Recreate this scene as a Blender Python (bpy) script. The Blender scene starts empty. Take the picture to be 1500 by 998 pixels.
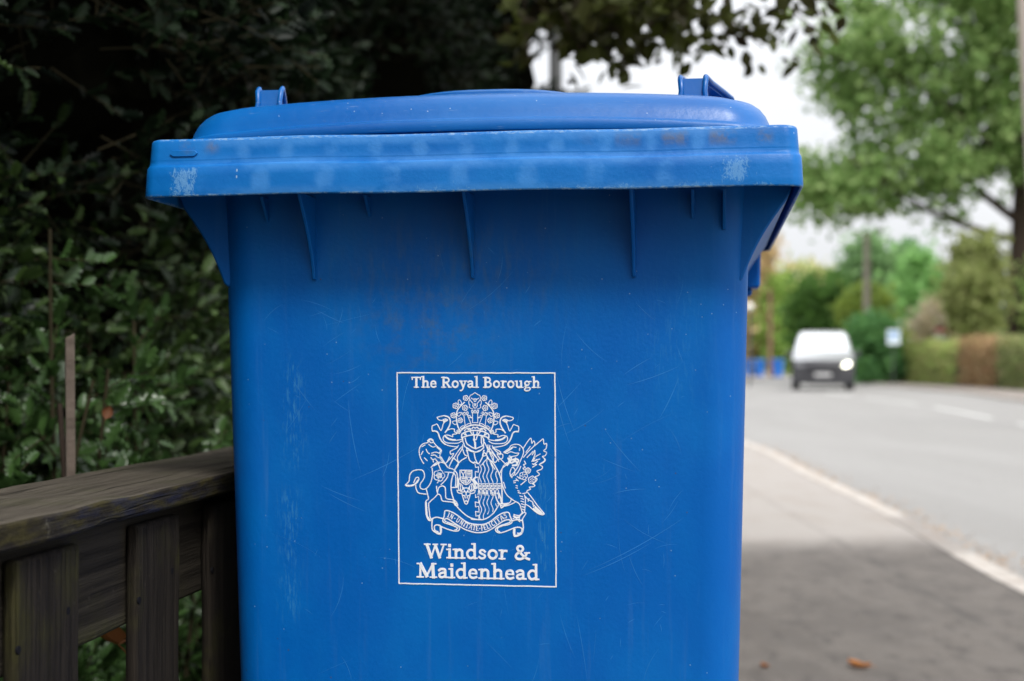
import bpy, math, random
import numpy as np
from mathutils import Vector, Matrix

random.seed(7)
rng = np.random.default_rng(7)
R = math.radians
S = bpy.context.scene
COL = S.collection

# ------------------------------------------------------------------ camera
CAMZ, FPX = 0.85, 2083.33
cam_d = bpy.data.cameras.new('camera')
cam = bpy.data.objects.new('camera', cam_d)
COL.objects.link(cam)
cam.location = (0, 0, CAMZ)
cam.rotation_euler = (R(90), 0, 0)
cam_d.sensor_width = 36
cam_d.lens = 50
cam_d.shift_y = 0.022
cam_d.clip_start = 0.05
cam_d.clip_end = 2000
cam_d.dof.use_dof = True
cam_d.dof.focus_distance = 1.27
cam_d.dof.aperture_fstop = 5.6
S.camera = cam

# ------------------------------------------------------------------ sky and sun (overcast)
SUN_EL, SUN_AZ = 50, 158           # azimuth measured clockwise from +Y: behind the camera, to its right
W = bpy.data.worlds.new('World')
S.world = W
W.use_nodes = True
nt = W.node_tree
nt.nodes.clear()
wo = nt.nodes.new('ShaderNodeOutputWorld')
bg = nt.nodes.new('ShaderNodeBackground')
sky = nt.nodes.new('ShaderNodeTexSky')
sky.sky_type = 'NISHITA'
sky.sun_disc = False
sky.sun_elevation = R(SUN_EL)
sky.sun_rotation = R(SUN_AZ)
sky.dust_density = 3
hs = nt.nodes.new('ShaderNodeHueSaturation')
hs.inputs['Saturation'].default_value = 0.45
mx = nt.nodes.new('ShaderNodeMix')
mx.data_type = 'RGBA'
mx.inputs[0].default_value = 0.8
tc = nt.nodes.new('ShaderNodeTexCoord')
nz = nt.nodes.new('ShaderNodeTexNoise')
nz.inputs['Scale'].default_value = 2.2
nz.inputs['Detail'].default_value = 4
cr = nt.nodes.new('ShaderNodeValToRGB')
cr.color_ramp.elements[0].position = 0.3
cr.color_ramp.elements[0].color = (7.4, 7.55, 7.9, 1)
cr.color_ramp.elements[1].position = 0.7
cr.color_ramp.elements[1].color = (9.3, 9.35, 9.5, 1)
nt.links.new(tc.outputs['Generated'], nz.inputs['Vector'])
nt.links.new(nz.outputs['Fac'], cr.inputs['Fac'])
nt.links.new(sky.outputs[0], hs.inputs['Color'])
nt.links.new(hs.outputs[0], mx.inputs[6])
nt.links.new(cr.outputs[0], mx.inputs[7])
# an overcast sky is brightest overhead
sz = nt.nodes.new('ShaderNodeSeparateXYZ')
gr_ = nt.nodes.new('ShaderNodeMapRange')
gr_.inputs[1].default_value = 0.0; gr_.inputs[2].default_value = 0.9
gr_.inputs[3].default_value = 0.50; gr_.inputs[4].default_value = 1.35
vm = nt.nodes.new('ShaderNodeVectorMath'); vm.operation = 'SCALE'
nt.links.new(tc.outputs['Generated'], sz.inputs[0])
nt.links.new(sz.outputs['Z'], gr_.inputs[0])
nt.links.new(mx.outputs[2], vm.inputs[0])
nt.links.new(gr_.outputs[0], vm.inputs['Scale'])
nt.links.new(vm.outputs[0], bg.inputs['Color'])
bg.inputs['Strength'].default_value = 0.108
nt.links.new(bg.outputs[0], wo.inputs[0])

sun_d = bpy.data.lights.new('sun', 'SUN')
sun = bpy.data.objects.new('sun', sun_d)
COL.objects.link(sun)
sun_d.energy = 1.5
sun_d.angle = R(14)
sun_d.color = (1, 0.97, 0.92)
az, el = R(SUN_AZ), R(SUN_EL)
sdir = Vector((math.sin(az) * math.cos(el), math.cos(az) * math.cos(el), math.sin(el)))
sun.rotation_euler = sdir.to_track_quat('Z', 'Y').to_euler()
sun.location = (4, -6, 12)

S.view_settings.view_transform = 'Standard'
S.view_settings.look = 'None'
S.view_settings.gamma = 1
S.view_settings.use_curve_mapping = False
S.view_settings.exposure = 1.0
S.cycles.max_bounces = 6
S.cycles.diffuse_bounces = 3
S.cycles.glossy_bounces = 3
S.cycles.transmission_bounces = 4
S.cycles.use_denoising = True


# ------------------------------------------------------------------ helpers
def tag(o, label=None, cat=None, group=None, kind=None):
    if label: o['label'] = label
    if cat: o['category'] = cat
    if group: o['group'] = group
    if kind: o['kind'] = kind
    return o


def empty(name, loc=(0, 0, 0), rz=0, label=None, cat=None, group=None):
    o = bpy.data.objects.new(name, None)
    COL.objects.link(o)
    o.location = loc
    o.rotation_euler = (0, 0, rz)
    o.empty_display_size = 0.1
    return tag(o, label, cat, group)


def copy_tree(o, parent=None):
    c = o.copy()
    COL.objects.link(c)
    c.parent = parent
    for ch in list(o.children):
        copy_tree(ch, c)
    return c


def rr(hx, y0, y1, r, nc=7, ns=1):
    """rounded rectangle outline, counter clockwise from the front-left corner"""
    cx = [(-hx + r, y0 + r, 180), (hx - r, y0 + r, 270), (hx - r, y1 - r, 0), (-hx + r, y1 - r, 90)]
    pts = []
    for k, (x, y, a) in enumerate(cx):
        arc = [(x + r * math.cos(R(a + 90 * i / nc)), y + r * math.sin(R(a + 90 * i / nc))) for i in range(nc + 1)]
        pts += arc
        nx = cx[(k + 1) % 4]
        a2 = nx[2]
        q = (nx[0] + r * math.cos(R(a2)), nx[1] + r * math.sin(R(a2)))
        p = arc[-1]
        for i in range(1, ns):
            t = i / ns
            pts.append((p[0] + (q[0] - p[0]) * t, p[1] + (q[1] - p[1]) * t))
    return pts


class MB:
    def __init__(s):
        s.v, s.f, s.m = [], [], []

    def add(s, vs, fs, m=0, M=None):
        b = len(s.v)
        if M is not None:
            vs = [M @ Vector(p) for p in vs]
        s.v += [tuple(p) for p in vs]
        s.f += [tuple(b + i for i in f) for f in fs]
        s.m += [m] * len(fs)

    def box(s, c, d, m=0, rot=None):
        hx, hy, hz = d[0] / 2, d[1] / 2, d[2] / 2
        vs = [Vector((x * hx, y * hy, z * hz)) for x in (-1, 1) for y in (-1, 1) for z in (-1, 1)]
        if rot is not None: vs = [rot @ p for p in vs]
        vs = [p + Vector(c) for p in vs]
        s.add(vs, [(0, 1, 3, 2), (4, 6, 7, 5), (0, 4, 5, 1), (2, 3, 7, 6), (0, 2, 6, 4), (1, 5, 7, 3)], m)

    def loft(s, secs, cap0=True, cap1=True, m=0):
        n = len(secs[0])
        vs = [p for q in secs for p in q]
        fs = []
        for k in range(len(secs) - 1):
            for i in range(n):
                j = (i + 1) % n
                fs.append((k * n + i, k * n + j, (k + 1) * n + j, (k + 1) * n + i))
        if cap0: fs.append(tuple(range(n - 1, -1, -1)))
        if cap1: fs.append(tuple((len(secs) - 1) * n + i for i in range(n)))
        s.add(vs, fs, m)

    def tube(s, pts, r, n=8, m=0, caps=True):
        pts = [Vector(p) for p in pts]
        rs = r if isinstance(r, (list, tuple)) else [r] * len(pts)
        secs = []
        prev = None
        for i, p in enumerate(pts):
            t = (pts[min(i + 1, len(pts) - 1)] - pts[max(i - 1, 0)]).normalized()
            a = prev if prev is not None else (Vector((0, 0, 1)) if abs(t.z) < .9 else Vector((1, 0, 0)))
            u = (a - t * a.dot(t)).normalized()
            prev = u
            w = t.cross(u)
            secs.append([p + (u * math.cos(2 * math.pi * k / n) + w * math.sin(2 * math.pi * k / n)) * rs[i] for k in range(n)])
        s.loft(secs, caps, caps, m)

    def prism(s, out, a, b, axis='y', m=0):
        """extrude a 2D outline (x,z) from y=a to y=b (axis y), or (y,z) along x, or (x,y) along z"""
        def P(p, t):
            if axis == 'y': return (p[0], t, p[1])
            if axis == 'x': return (t, p[0], p[1])
            return (p[0], p[1], t)
        s.loft([[P(p, a) for p in out], [P(p, b) for p in out]], True, True, m)

    def build(s, name, mats, parent=None, smooth=30, bevel=0, recalc=True):
        me = bpy.data.meshes.new(name)
        me.from_pydata(s.v, [], s.f)
        if not isinstance(mats, (list, tuple)): mats = [mats]
        for q in mats: me.materials.append(q)
        if len(mats) > 1: me.polygons.foreach_set('material_index', s.m)
        if recalc:
            import bmesh
            bm = bmesh.new(); bm.from_mesh(me)
            bmesh.ops.recalc_face_normals(bm, faces=bm.faces[:])
            bm.to_mesh(me); bm.free()
        if smooth:
            me.shade_smooth()
            me.set_sharp_from_angle(angle=R(smooth))
        o = bpy.data.objects.new(name, me)
        COL.objects.link(o)
        if parent: o.parent = parent
        if bevel:
            b = o.modifiers.new('bevel', 'BEVEL')
            b.width = bevel; b.segments = 2; b.limit_method = 'ANGLE'; b.angle_limit = R(35)
        return o


def np_mesh(name, V, F, mats, parent=None, smooth=False, matidx=None):
    """V (n,3), F (m,k) all faces with k corners"""
    me = bpy.data.meshes.new(name)
    F = np.asarray(F, dtype=np.int32)
    m, k = F.shape
    me.vertices.add(len(V)); me.vertices.foreach_set('co', np.asarray(V, dtype=np.float32).ravel())
    me.loops.add(m * k); me.loops.foreach_set('vertex_index', F.ravel())
    me.polygons.add(m)
    me.polygons.foreach_set('loop_start', np.arange(0, m * k, k, dtype=np.int32))
    me.polygons.foreach_set('loop_total', np.full(m, k, dtype=np.int32))
    if not isinstance(mats, (list, tuple)): mats = [mats]
    for q in mats: me.materials.append(q)
    if matidx is not None: me.polygons.foreach_set('material_index', np.asarray(matidx, dtype=np.int32))
    me.update(calc_edges=True)
    if smooth: me.shade_smooth()
    o = bpy.data.objects.new(name, me)
    COL.objects.link(o)
    if parent: o.parent = parent
    return o


# ------------------------------------------------------------------ materials
class NT:
    def __init__(s, name):
        s.mat = bpy.data.materials.new(name)
        s.mat.use_nodes = True
        s.t = s.mat.node_tree
        s.bsdf = s.t.nodes['Principled BSDF']
        s.out = s.t.nodes['Material Output']

    def n(s, kind, **kw):
        q = s.t.nodes.new(kind)
        for k, v in kw.items():
            if k in q.inputs.keys(): q.inputs[k].default_value = v
            else: setattr(q, k, v)
        return q

    def l(s, a, b): s.t.links.new(a, b)

    def val(s, x, sock):
        if isinstance(x, (int, float)): sock.default_value = x
        else: s.l(x, sock)

    def math(s, op, a, b=0.0, c=None, clamp=False):
        q = s.t.nodes.new('ShaderNodeMath'); q.operation = op; q.use_clamp = clamp
        s.val(a, q.inputs[0]); s.val(b, q.inputs[1])
        if c is not None: s.val(c, q.inputs[2])
        return q.outputs[0]

    def ramp(s, fac, lo, hi):
        q = s.t.nodes.new('ShaderNodeMapRange'); q.interpolation_type = 'SMOOTHSTEP'
        s.val(fac, q.inputs[0]); q.inputs[1].default_value = lo; q.inputs[2].default_value = hi
        return q.outputs[0]

    def mix(s, fac, a, b):
        q = s.t.nodes.new('ShaderNodeMix'); q.data_type = 'RGBA'
        s.val(fac, q.inputs[0])
        for x, i in ((a, 6), (b, 7)):
            if isinstance(x, tuple): q.inputs[i].default_value = (*x[:3], 1)
            else: s.l(x, q.inputs[i])
        return q.outputs[2]

    def coord(s, scale=(1, 1, 1), rot=(0, 0, 0), which='Object', loc=(0, 0, 0)):
        t = s.t.nodes.new('ShaderNodeTexCoord'); mp = s.t.nodes.new('ShaderNodeMapping')
        mp.inputs['Scale'].default_value = scale; mp.inputs['Rotation'].default_value = rot; mp.inputs['Location'].default_value = loc
        s.l(t.outputs[which], mp.inputs['Vector'])
        return mp.outputs[0]

    def noise(s, vec, scale, detail=3, rough=.5, dist=0):
        q = s.t.nodes.new('ShaderNodeTexNoise')
        q.inputs['Scale'].default_value = scale; q.inputs['Detail'].default_value = detail
        q.inputs['Roughness'].default_value = rough; q.inputs['Distortion'].default_value = dist
        s.l(vec, q.inputs['Vector'])
        return q.outputs['Fac']

    def bump(s, h, strength, dist):
        q = s.t.nodes.new('ShaderNodeBump')
        q.inputs['Strength'].default_value = strength; q.inputs['Distance'].default_value = dist
        s.l(h, q.inputs['Height']); s.l(q.outputs[0], s.bsdf.inputs['Normal'])

    def set(s, **kw):
        for k, v in kw.items():
            sk = s.bsdf.inputs[k.replace('_', ' ')]
            if isinstance(v, tuple): sk.default_value = (*v[:3], 1)
            elif isinstance(v, (int, float)): sk.default_value = v
            else: s.l(v, sk)
        return s


def simple(name, col, rough=.6, metal=0, var=.15, scale=20, bump=0, spec=None):
    m = NT(name)
    c = m.coord()
    f = m.noise(c, scale, 4)
    dark = tuple(x * (1 - var) for x in col); lite = tuple(min(1, x * (1 + var)) for x in col)
    m.set(Base_Color=m.mix(f, dark, lite), Roughness=rough, Metallic=metal)
    if bump: m.bump(f, bump, .01)
    if spec is not None: m.bsdf.inputs['Specular IOR Level'].default_value = spec
    return m.mat


def leafmat(name, cols, rough=.5, trans=.35, spec=.5, sat=1):
    """leaf colours vary leaf by leaf; part of the light passes through"""
    m = NT(name)
    g = m.t.nodes.new('ShaderNodeNewGeometry')
    r = m.t.nodes.new('ShaderNodeValToRGB')
    r.color_ramp.elements.remove(r.color_ramp.elements[0])
    for i, c in enumerate(cols):
        e = r.color_ramp.elements[0] if i == 0 else r.color_ramp.elements.new(0)
        e.position = i / max(1, len(cols) - 1); e.color = (*c, 1)
    m.l(g.outputs['Random Per Island'], r.inputs['Fac'])
    m.set(Base_Color=r.outputs[0], Roughness=rough)
    m.bsdf.inputs['Specular IOR Level'].default_value = spec
    if trans:
        tr = m.t.nodes.new('ShaderNodeBsdfTranslucent'); ms = m.t.nodes.new('ShaderNodeMixShader')
        m.l(r.outputs[0], tr.inputs['Color'])
        ms.inputs[0].default_value = trans
        m.l(m.bsdf.outputs[0], ms.inputs[1]); m.l(tr.outputs[0], ms.inputs[2]); m.l(ms.outputs[0], m.out.inputs['Surface'])
    return m.mat


def box_mask(m, xyz, cx, cz, hx, hz, soft):
    """soft rectangle in the object's x and z"""
    dx = m.math('ABSOLUTE', m.math('SUBTRACT', xyz.outputs['X'], cx))
    dz = m.math('ABSOLUTE', m.math('SUBTRACT', xyz.outputs['Z'], cz))
    a = m.math('SUBTRACT', 1.0, m.ramp(dx, hx - soft, hx + soft))
    b = m.math('SUBTRACT', 1.0, m.ramp(dz, hz - soft, hz + soft))
    return m.math('MULTIPLY', a, b)


BLUE = (0.003, 0.105, 0.40)


def mat_body():
    m = NT('blue_body_plastic')
    c = m.coord()
    sp = m.n('ShaderNodeSeparateXYZ'); m.l(c, sp.inputs[0])
    big = m.noise(m.coord((4, 4, 2.2)), 3, 5, .6)
    col = m.mix(m.ramp(big, .35, .7), (0.0, 0.090, 0.365), (0.0005, 0.112, 0.40))
    # greenish grime stain below the rim, right of the middle
    st = m.math('MULTIPLY', box_mask(m, sp, -.02, .935, .10, .035, .055), m.ramp(m.noise(m.coord((30, 30, 7)), 4, 6, .7), .42, .72))
    col = m.mix(m.math('MULTIPLY', st, .38), col, (0.065, 0.12, 0.15))
    st2 = m.math('MULTIPLY', box_mask(m, sp, -.045, .885, .05, .035, .04), m.ramp(m.noise(c, 60, 5, .7), .45, .7))
    col = m.mix(m.math('MULTIPLY', st2, .4), col, (0.06, 0.10, 0.12))
    # dusty runs down the wall
    rn = m.ramp(m.noise(m.coord((60, 60, 1.6)), 2, 4, .6), .55, .8)
    col = m.mix(m.math('MULTIPLY', rn, .10), col, (0.12, 0.25, 0.45))
    # pale scuffed streaks, rubbed
    fine = m.ramp(m.noise(m.coord((420, 420, 60)), 1, 3, .7), .50, .66)
    s1 = m.math('MULTIPLY', box_mask(m, sp, -.173, .805, .007, .05, .012), fine)
    s2 = m.math('MULTIPLY', box_mask(m, sp, -.178, .67, .006, .06, .012), fine)
    s3 = m.math('MULTIPLY', box_mask(m, sp, .062, .70, .004, .045, .010), fine)
    s4 = m.math('MULTIPLY', box_mask(m, sp, .182, .87, .02, .06, .05), m.math('MULTIPLY', fine, .3))
    ss = m.math('MAXIMUM', m.math('MAXIMUM', s1, s2), m.math('MAXIMUM', s3, s4))
    col = m.mix(m.math('MULTIPLY', ss, .34), col, (0.08, 0.32, 0.50))
    # specks of grit and mud
    v = m.n('ShaderNodeTexVoronoi', Scale=95.0); m.l(c, v.inputs['Vector'])
    spk = m.math('MULTIPLY', m.math('LESS_THAN', v.outputs['Distance'], .055), m.math('GREATER_THAN', m.noise(c, 17, 2), .53))
    col = m.mix(m.math('MULTIPLY', spk, .55), col, (0.22, 0.36, 0.5))
    v2 = m.n('ShaderNodeTexVoronoi', Scale=60.0); m.l(m.coord(loc=(3, 1, 2)), v2.inputs['Vector'])
    spk2 = m.math('MULTIPLY', m.math('LESS_THAN', v2.outputs['Distance'], .05), m.math('GREATER_THAN', m.noise(c, 11, 2), .55))
    col = m.mix(m.math('MULTIPLY', spk2, .6), col, (0.05, 0.06, 0.07))
    rg = m.ramp(m.noise(c, 9, 6, .7), .2, .9)
    m.set(Base_Color=col, Roughness=m.math('MULTIPLY_ADD', rg, .18, .36))
    m.bsdf.inputs['Specular IOR Level'].default_value = .16
    h = m.math('ADD', m.noise(c, 260, 3, .6), m.math('MULTIPLY', m.noise(m.coord((3, 3, 1)), 5, 2), 6))
    m.bump(h, .10, .002)
    return m.mat


def mat_rim():
    m = NT('blue_rim_plastic')
    c = m.coord()
    sp = m.n('ShaderNodeSeparateXYZ'); m.l(c, sp.inputs[0])
    X, Z = sp.outputs['X'], sp.outputs['Z']
    n1 = m.noise(m.coord((1, 1, 1)), 9, 4, .6)
    col = m.mix(m.ramp(n1, .3, .7), (0.0008, 0.098, 0.36), (0.003, 0.135, 0.43))

    # see-through marks of the ribs moulded behind the rim: rows of pale web between darker cells
    def cells(period, off, zc, hz, wid):
        t = m.math('PINGPONG', m.math('ADD', X, off), period / 2)
        a = m.ramp(m.math('ADD', t, m.math('MULTIPLY', m.math('SUBTRACT', m.noise(m.coord((1, 1, 1), loc=(period * 90, 0, 0)), 55, 3, .6), .5), .010)), period / 2 * (1 - wid) - .0045, period / 2 * (1 - wid) + .0045)
        dz = m.math('ABSOLUTE', m.math('SUBTRACT', Z, zc))
        b = m.ramp(dz, hz - .005, hz + .004)
        return m.math('MAXIMUM', a, b)
    upper = m.math('GREATER_THAN', Z, 1.0285)
    cu = cells(.0405, .503, 1.0395, .006, .30)
    cl = cells(.060, .512, 1.014, .0085, .26)
    web = m.math('ADD', m.math('MULTIPLY', upper, cu), m.math('MULTIPLY', m.math('SUBTRACT', 1.0, upper), cl))
    vary = m.ramp(m.noise(m.coord((5, 1, 9)), 3, 4, .7), .30, .58)
    ends = m.math('SUBTRACT', 1.0, m.ramp(m.math('ABSOLUTE', X), .20, .262))
    web = m.math('MULTIPLY', m.math('MULTIPLY', web, vary), ends)
    col = m.mix(m.math('MULTIPLY', web, .5), col, (0.060, 0.235, 0.56))
    # chalky rubbed patch near the left end and a smaller one near the right end
    fz = m.noise(m.coord((1, 1, .6)), 330, 5, .8, 1.5)
    scr = m.ramp(fz, .50, .56)
    p1 = m.ramp(m.math('MULTIPLY_ADD', box_mask(m, sp, -.253, 1.012, .013, .015, .007), .20, m.math('MULTIPLY_ADD', m.noise(m.coord((1, 1, .4)), 90, 4, .7), .4, m.math('MULTIPLY', fz, .6))), .645, .70)
    p2 = m.math('MULTIPLY', .8, m.ramp(m.math('MULTIPLY_ADD', box_mask(m, sp, .236, 1.016, .016, .013, .010), .17, m.math('MULTIPLY_ADD', m.noise(m.coord((1, 1, .4), loc=(2, 0, 0)), 90, 4, .7), .4, m.math('MULTIPLY', fz, .6))), .645, .70))
    p3 = m.math('MULTIPLY', .7, m.ramp(m.math('MULTIPLY_ADD', box_mask(m, sp, .12, 1.002, .16, .002, .006), .17, m.math('MULTIPLY_ADD', m.noise(m.coord((1, 1, .4), loc=(7, 0, 0)), 60, 4, .7), .4, m.math('MULTIPLY', fz, .6))), .645, .70))
    pp = m.math('MAXIMUM', m.math('MAXIMUM', p1, p2), p3)
    col = m.mix(m.math('MULTIPLY', pp, .5), col, (0.17, 0.36, 0.56))
    # worn pale bottom edge and ledge edge, with the edge highlight painted in too
    e1 = m.math('SUBTRACT', 1.0, m.ramp(Z, 1.0006, 1.0022))
    e1 = m.math('MULTIPLY', e1, m.ramp(m.noise(m.coord((90, 90, 200)), 2, 5, .8), .46, .60))
    col = m.mix(m.math('MULTIPLY', e1, .85), col, (0.22, 0.36, 0.50))
    e2 = m.math('SUBTRACT', 1.0, m.ramp(m.math('ABSOLUTE', m.math('SUBTRACT', Z, 1.0520)), .0008, .0022))
    e2 = m.math('MULTIPLY', e2, m.ramp(m.noise(m.coord((80, 80, 200)), 2, 5, .8), .48, .62))
    col = m.mix(m.math('MULTIPLY', e2, .7), col, (0.24, 0.36, 0.48))
    # brown mud smears in the upper corners
    d1 = box_mask(m, sp, -.252, 1.0445, .004, .004, .006)
    d2 = box_mask(m, sp, -.229, 1.0445, .005, .004, .006)
    d3 = m.math('MULTIPLY', box_mask(m, sp, .182, 1.0435, .085, .005, .005), m.math('SUBTRACT', 1.0, m.ramp(m.math('PINGPONG', m.math('ADD', X, .503), .02025), .008, .014)))
    dd = m.math('MAXIMUM', m.math('MAXIMUM', d1, d2), m.math('MULTIPLY', d3, m.ramp(X, .08, .2)))
    dd = m.math('MULTIPLY', dd, m.ramp(m.noise(c, 120, 4, .6), .3, .6))
    col = m.mix(m.math('MULTIPLY', dd, .6), col, (0.115, 0.118, 0.12))
    # small nicks
    v = m.n('ShaderNodeTexVoronoi', Scale=70.0); m.l(m.coord((1, 1, .45), rot=(0, .5, 0)), v.inputs['Vector'])
    nk = m.math('MULTIPLY', m.math('LESS_THAN', v.outputs['Distance'], .05), m.math('GREATER_THAN', m.noise(c, 23, 2), .52))
    col = m.mix(m.math('MULTIPLY', nk, .7), col, (0.3, 0.42, 0.55))
    m.set(Base_Color=col, Roughness=m.math('MULTIPLY_ADD', n1, .2, .30))
    m.bsdf.inputs['Specular IOR Level'].default_value = .22
    h = m.math('ADD', m.noise(c, 180, 4, .6), m.math('MULTIPLY', m.noise(m.coord((1, 1, .5)), 16, 2), 4))
    h = m.math('ADD', h, m.math('MULTIPLY', pp, 2))
    m.bump(h, .16, .002)
    return m.mat


def mat_lid():
    m = NT('blue_lid_plastic')
    c = m.coord()
    n1 = m.noise(c, 8, 4, .6)
    col = m.mix(m.ramp(n1, .3, .7), (0.0005, 0.085, 0.32), (0.002, 0.108, 0.36))
    v = m.n('ShaderNodeTexVoronoi', Scale=110.0); m.l(c, v.inputs['Vector'])
    nk = m.math('MULTIPLY', m.math('LESS_THAN', v.outputs['Distance'], .07), m.math('GREATER_THAN', m.noise(c, 21, 2), .52))
    col = m.mix(m.math('MULTIPLY', nk, .6), col, (0.35, 0.42, 0.5))
    rub = m.ramp(m.noise(m.coord((25, 25, 260)), 2, 5, .7), .60, .74)
    col = m.mix(m.math('MULTIPLY', rub, .35), col, (0.22, 0.30, 0.40))
    m.set(Base_Color=col, Roughness=m.math('MULTIPLY_ADD', n1, .22, .22))
    m.bsdf.inputs['Specular IOR Level'].default_value = .36
    m.bump(m.math('ADD', m.noise(c, 150, 4, .6), m.math('MULTIPLY', m.noise(c, 14, 2), 4)), .12, .002)
    return m.mat


M = {}
M['body'] = mat_body()
M['rim'] = mat_rim()
M['lid'] = mat_lid()
M['scratch'] = simple('scratched_plastic', (0.02, 0.18, 0.50), .5, var=.5, scale=40)


def mat_print():
    m = NT('white_foil_print')
    c = m.coord()
    w = m.ramp(m.noise(c, 420, 4, .75), .60, .70)
    w2 = m.ramp(m.noise(c, 45, 4, .7), .60, .72)
    w = m.math('MAXIMUM', m.math('MULTIPLY', w, .75), m.math('MULTIPLY', w2, m.math('MULTIPLY', m.ramp(m.noise(c, 240, 3, .7), .40, .60), .8)))
    m.set(Base_Color=m.mix(w, (0.74, 0.76, 0.80), (0.10, 0.28, 0.55)), Roughness=.5)
    return m.mat


M['print'] = mat_print()
M['rubber'] = simple('black_rubber', (0.02, 0.02, 0.02), .8)


def mat_wood():
    m = NT('weathered_dark_wood')
    c = m.coord()
    g = m.noise(m.coord((1.2, 40, 40)), 3, 6, .65)
    g2 = m.noise(m.coord((3, 90, 90)), 3, 5, .7)
    col = m.mix(m.ramp(g, .3, .7), (0.011, 0.009, 0.007), (0.034, 0.029, 0.022))
    col = m.mix(m.math('MULTIPLY', m.ramp(m.noise(c, 7, 5, .6), .5, .66), .7), col, (0.034, 0.034, 0.010))    # algae
    col = m.mix(m.math('MULTIPLY', m.ramp(m.noise(m.coord(loc=(4, 2, 1)), 60, 5, .7), .62, .75), .45), col, (0.09, 0.08, 0.06))
    m.set(Base_Color=col, Roughness=.85)
    m.bsdf.inputs['Specular IOR Level'].default_value = .12
    m.bump(m.math('ADD', g, m.math('MULTIPLY', g2, .8)), .6, .004)
    return m.mat


def mat_picket():
    m = NT('dark_stained_picket_wood')
    c = m.coord()
    g = m.noise(m.coord((40, 40, 1.2)), 3, 6, .65)
    g2 = m.noise(m.coord((70, 70, 3), rot=(0, .05, 0)), 4, 5, .7)
    col = m.mix(m.ramp(g, .3, .7), (0.010, 0.008, 0.0065), (0.026, 0.021, 0.0165))
    col = m.mix(m.math('MULTIPLY', m.ramp(m.noise(c, 8, 5, .6), .48, .66), .8), col, (0.034, 0.033, 0.010))
    col = m.mix(m.math('MULTIPLY', m.ramp(m.noise(c, 130, 3, .6), .66, .78), .35), col, (0.08, 0.075, 0.06))
    ln = m.ramp(m.noise(m.coord((170, 170, 3)), 3, 5, .75), .52, .66)
    col = m.mix(m.math('MULTIPLY', ln, .55), col, (0.004, 0.003, 0.0025))
    hi = m.ramp(m.noise(m.coord((120, 120, 2), loc=(3, 1, 0)), 3, 5, .75), .60, .72)
    col = m.mix(m.math('MULTIPLY', hi, .35), col, (0.055, 0.046, 0.030))
    m.set(Base_Color=col, Roughness=.85)
    m.bsdf.inputs['Specular IOR Level'].default_value = .12
    m.bump(m.math('SUBTRACT', m.math('ADD', g, m.math('MULTIPLY', g2, .8)), ln), .7, .004)
    return m.mat


def mat_cap():
    m = NT('weathered_cap_wood')
    c = m.coord()
    sp = m.n('ShaderNodeSeparateXYZ'); m.l(c, sp.inputs[0])
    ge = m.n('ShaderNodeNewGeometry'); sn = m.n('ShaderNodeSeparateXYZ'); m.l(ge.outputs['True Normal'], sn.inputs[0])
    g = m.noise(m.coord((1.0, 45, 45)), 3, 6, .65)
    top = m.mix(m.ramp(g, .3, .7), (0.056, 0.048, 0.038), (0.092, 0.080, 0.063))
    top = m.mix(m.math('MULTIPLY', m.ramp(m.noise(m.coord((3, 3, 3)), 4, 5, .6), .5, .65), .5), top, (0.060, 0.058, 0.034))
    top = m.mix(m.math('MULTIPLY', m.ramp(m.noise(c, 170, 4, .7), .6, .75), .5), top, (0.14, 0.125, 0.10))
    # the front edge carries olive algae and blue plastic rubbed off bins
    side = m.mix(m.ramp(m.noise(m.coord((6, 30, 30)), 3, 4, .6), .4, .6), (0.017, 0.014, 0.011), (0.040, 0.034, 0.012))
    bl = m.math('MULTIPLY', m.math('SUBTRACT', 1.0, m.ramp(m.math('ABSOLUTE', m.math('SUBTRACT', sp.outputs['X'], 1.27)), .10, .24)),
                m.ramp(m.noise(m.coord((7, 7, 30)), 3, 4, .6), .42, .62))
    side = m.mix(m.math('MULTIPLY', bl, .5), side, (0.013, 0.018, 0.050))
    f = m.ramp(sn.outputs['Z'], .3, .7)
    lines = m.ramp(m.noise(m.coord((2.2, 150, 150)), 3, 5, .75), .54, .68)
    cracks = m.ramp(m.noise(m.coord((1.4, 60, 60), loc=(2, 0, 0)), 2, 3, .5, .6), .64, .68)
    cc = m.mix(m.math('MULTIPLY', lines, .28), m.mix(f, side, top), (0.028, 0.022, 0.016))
    cc = m.mix(m.math('MULTIPLY', cracks, .8), cc, (0.010, 0.008, 0.006))
    cc = m.mix(m.math('MULTIPLY', m.ramp(m.noise(m.coord(loc=(9, 3, 1)), 46, 6, .8), .60, .70), .5), cc, (0.15, 0.14, 0.11))
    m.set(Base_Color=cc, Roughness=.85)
    m.bsdf.inputs['Specular IOR Level'].default_value = .12
    m.bump(m.math('SUBTRACT', m.math('ADD', g, m.math('MULTIPLY', m.noise(c, 90, 5, .7), .9)), m.math('ADD', lines, m.math('MULTIPLY', cracks, 2))), .7, .004)
    return m.mat


M['nail'] = simple('rusty_black_nail', (0.006, 0.006, 0.008), .9, spec=.1)
M['wood'] = mat_wood(); M['picket'] = mat_picket(); M['cap'] = mat_cap()


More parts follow.
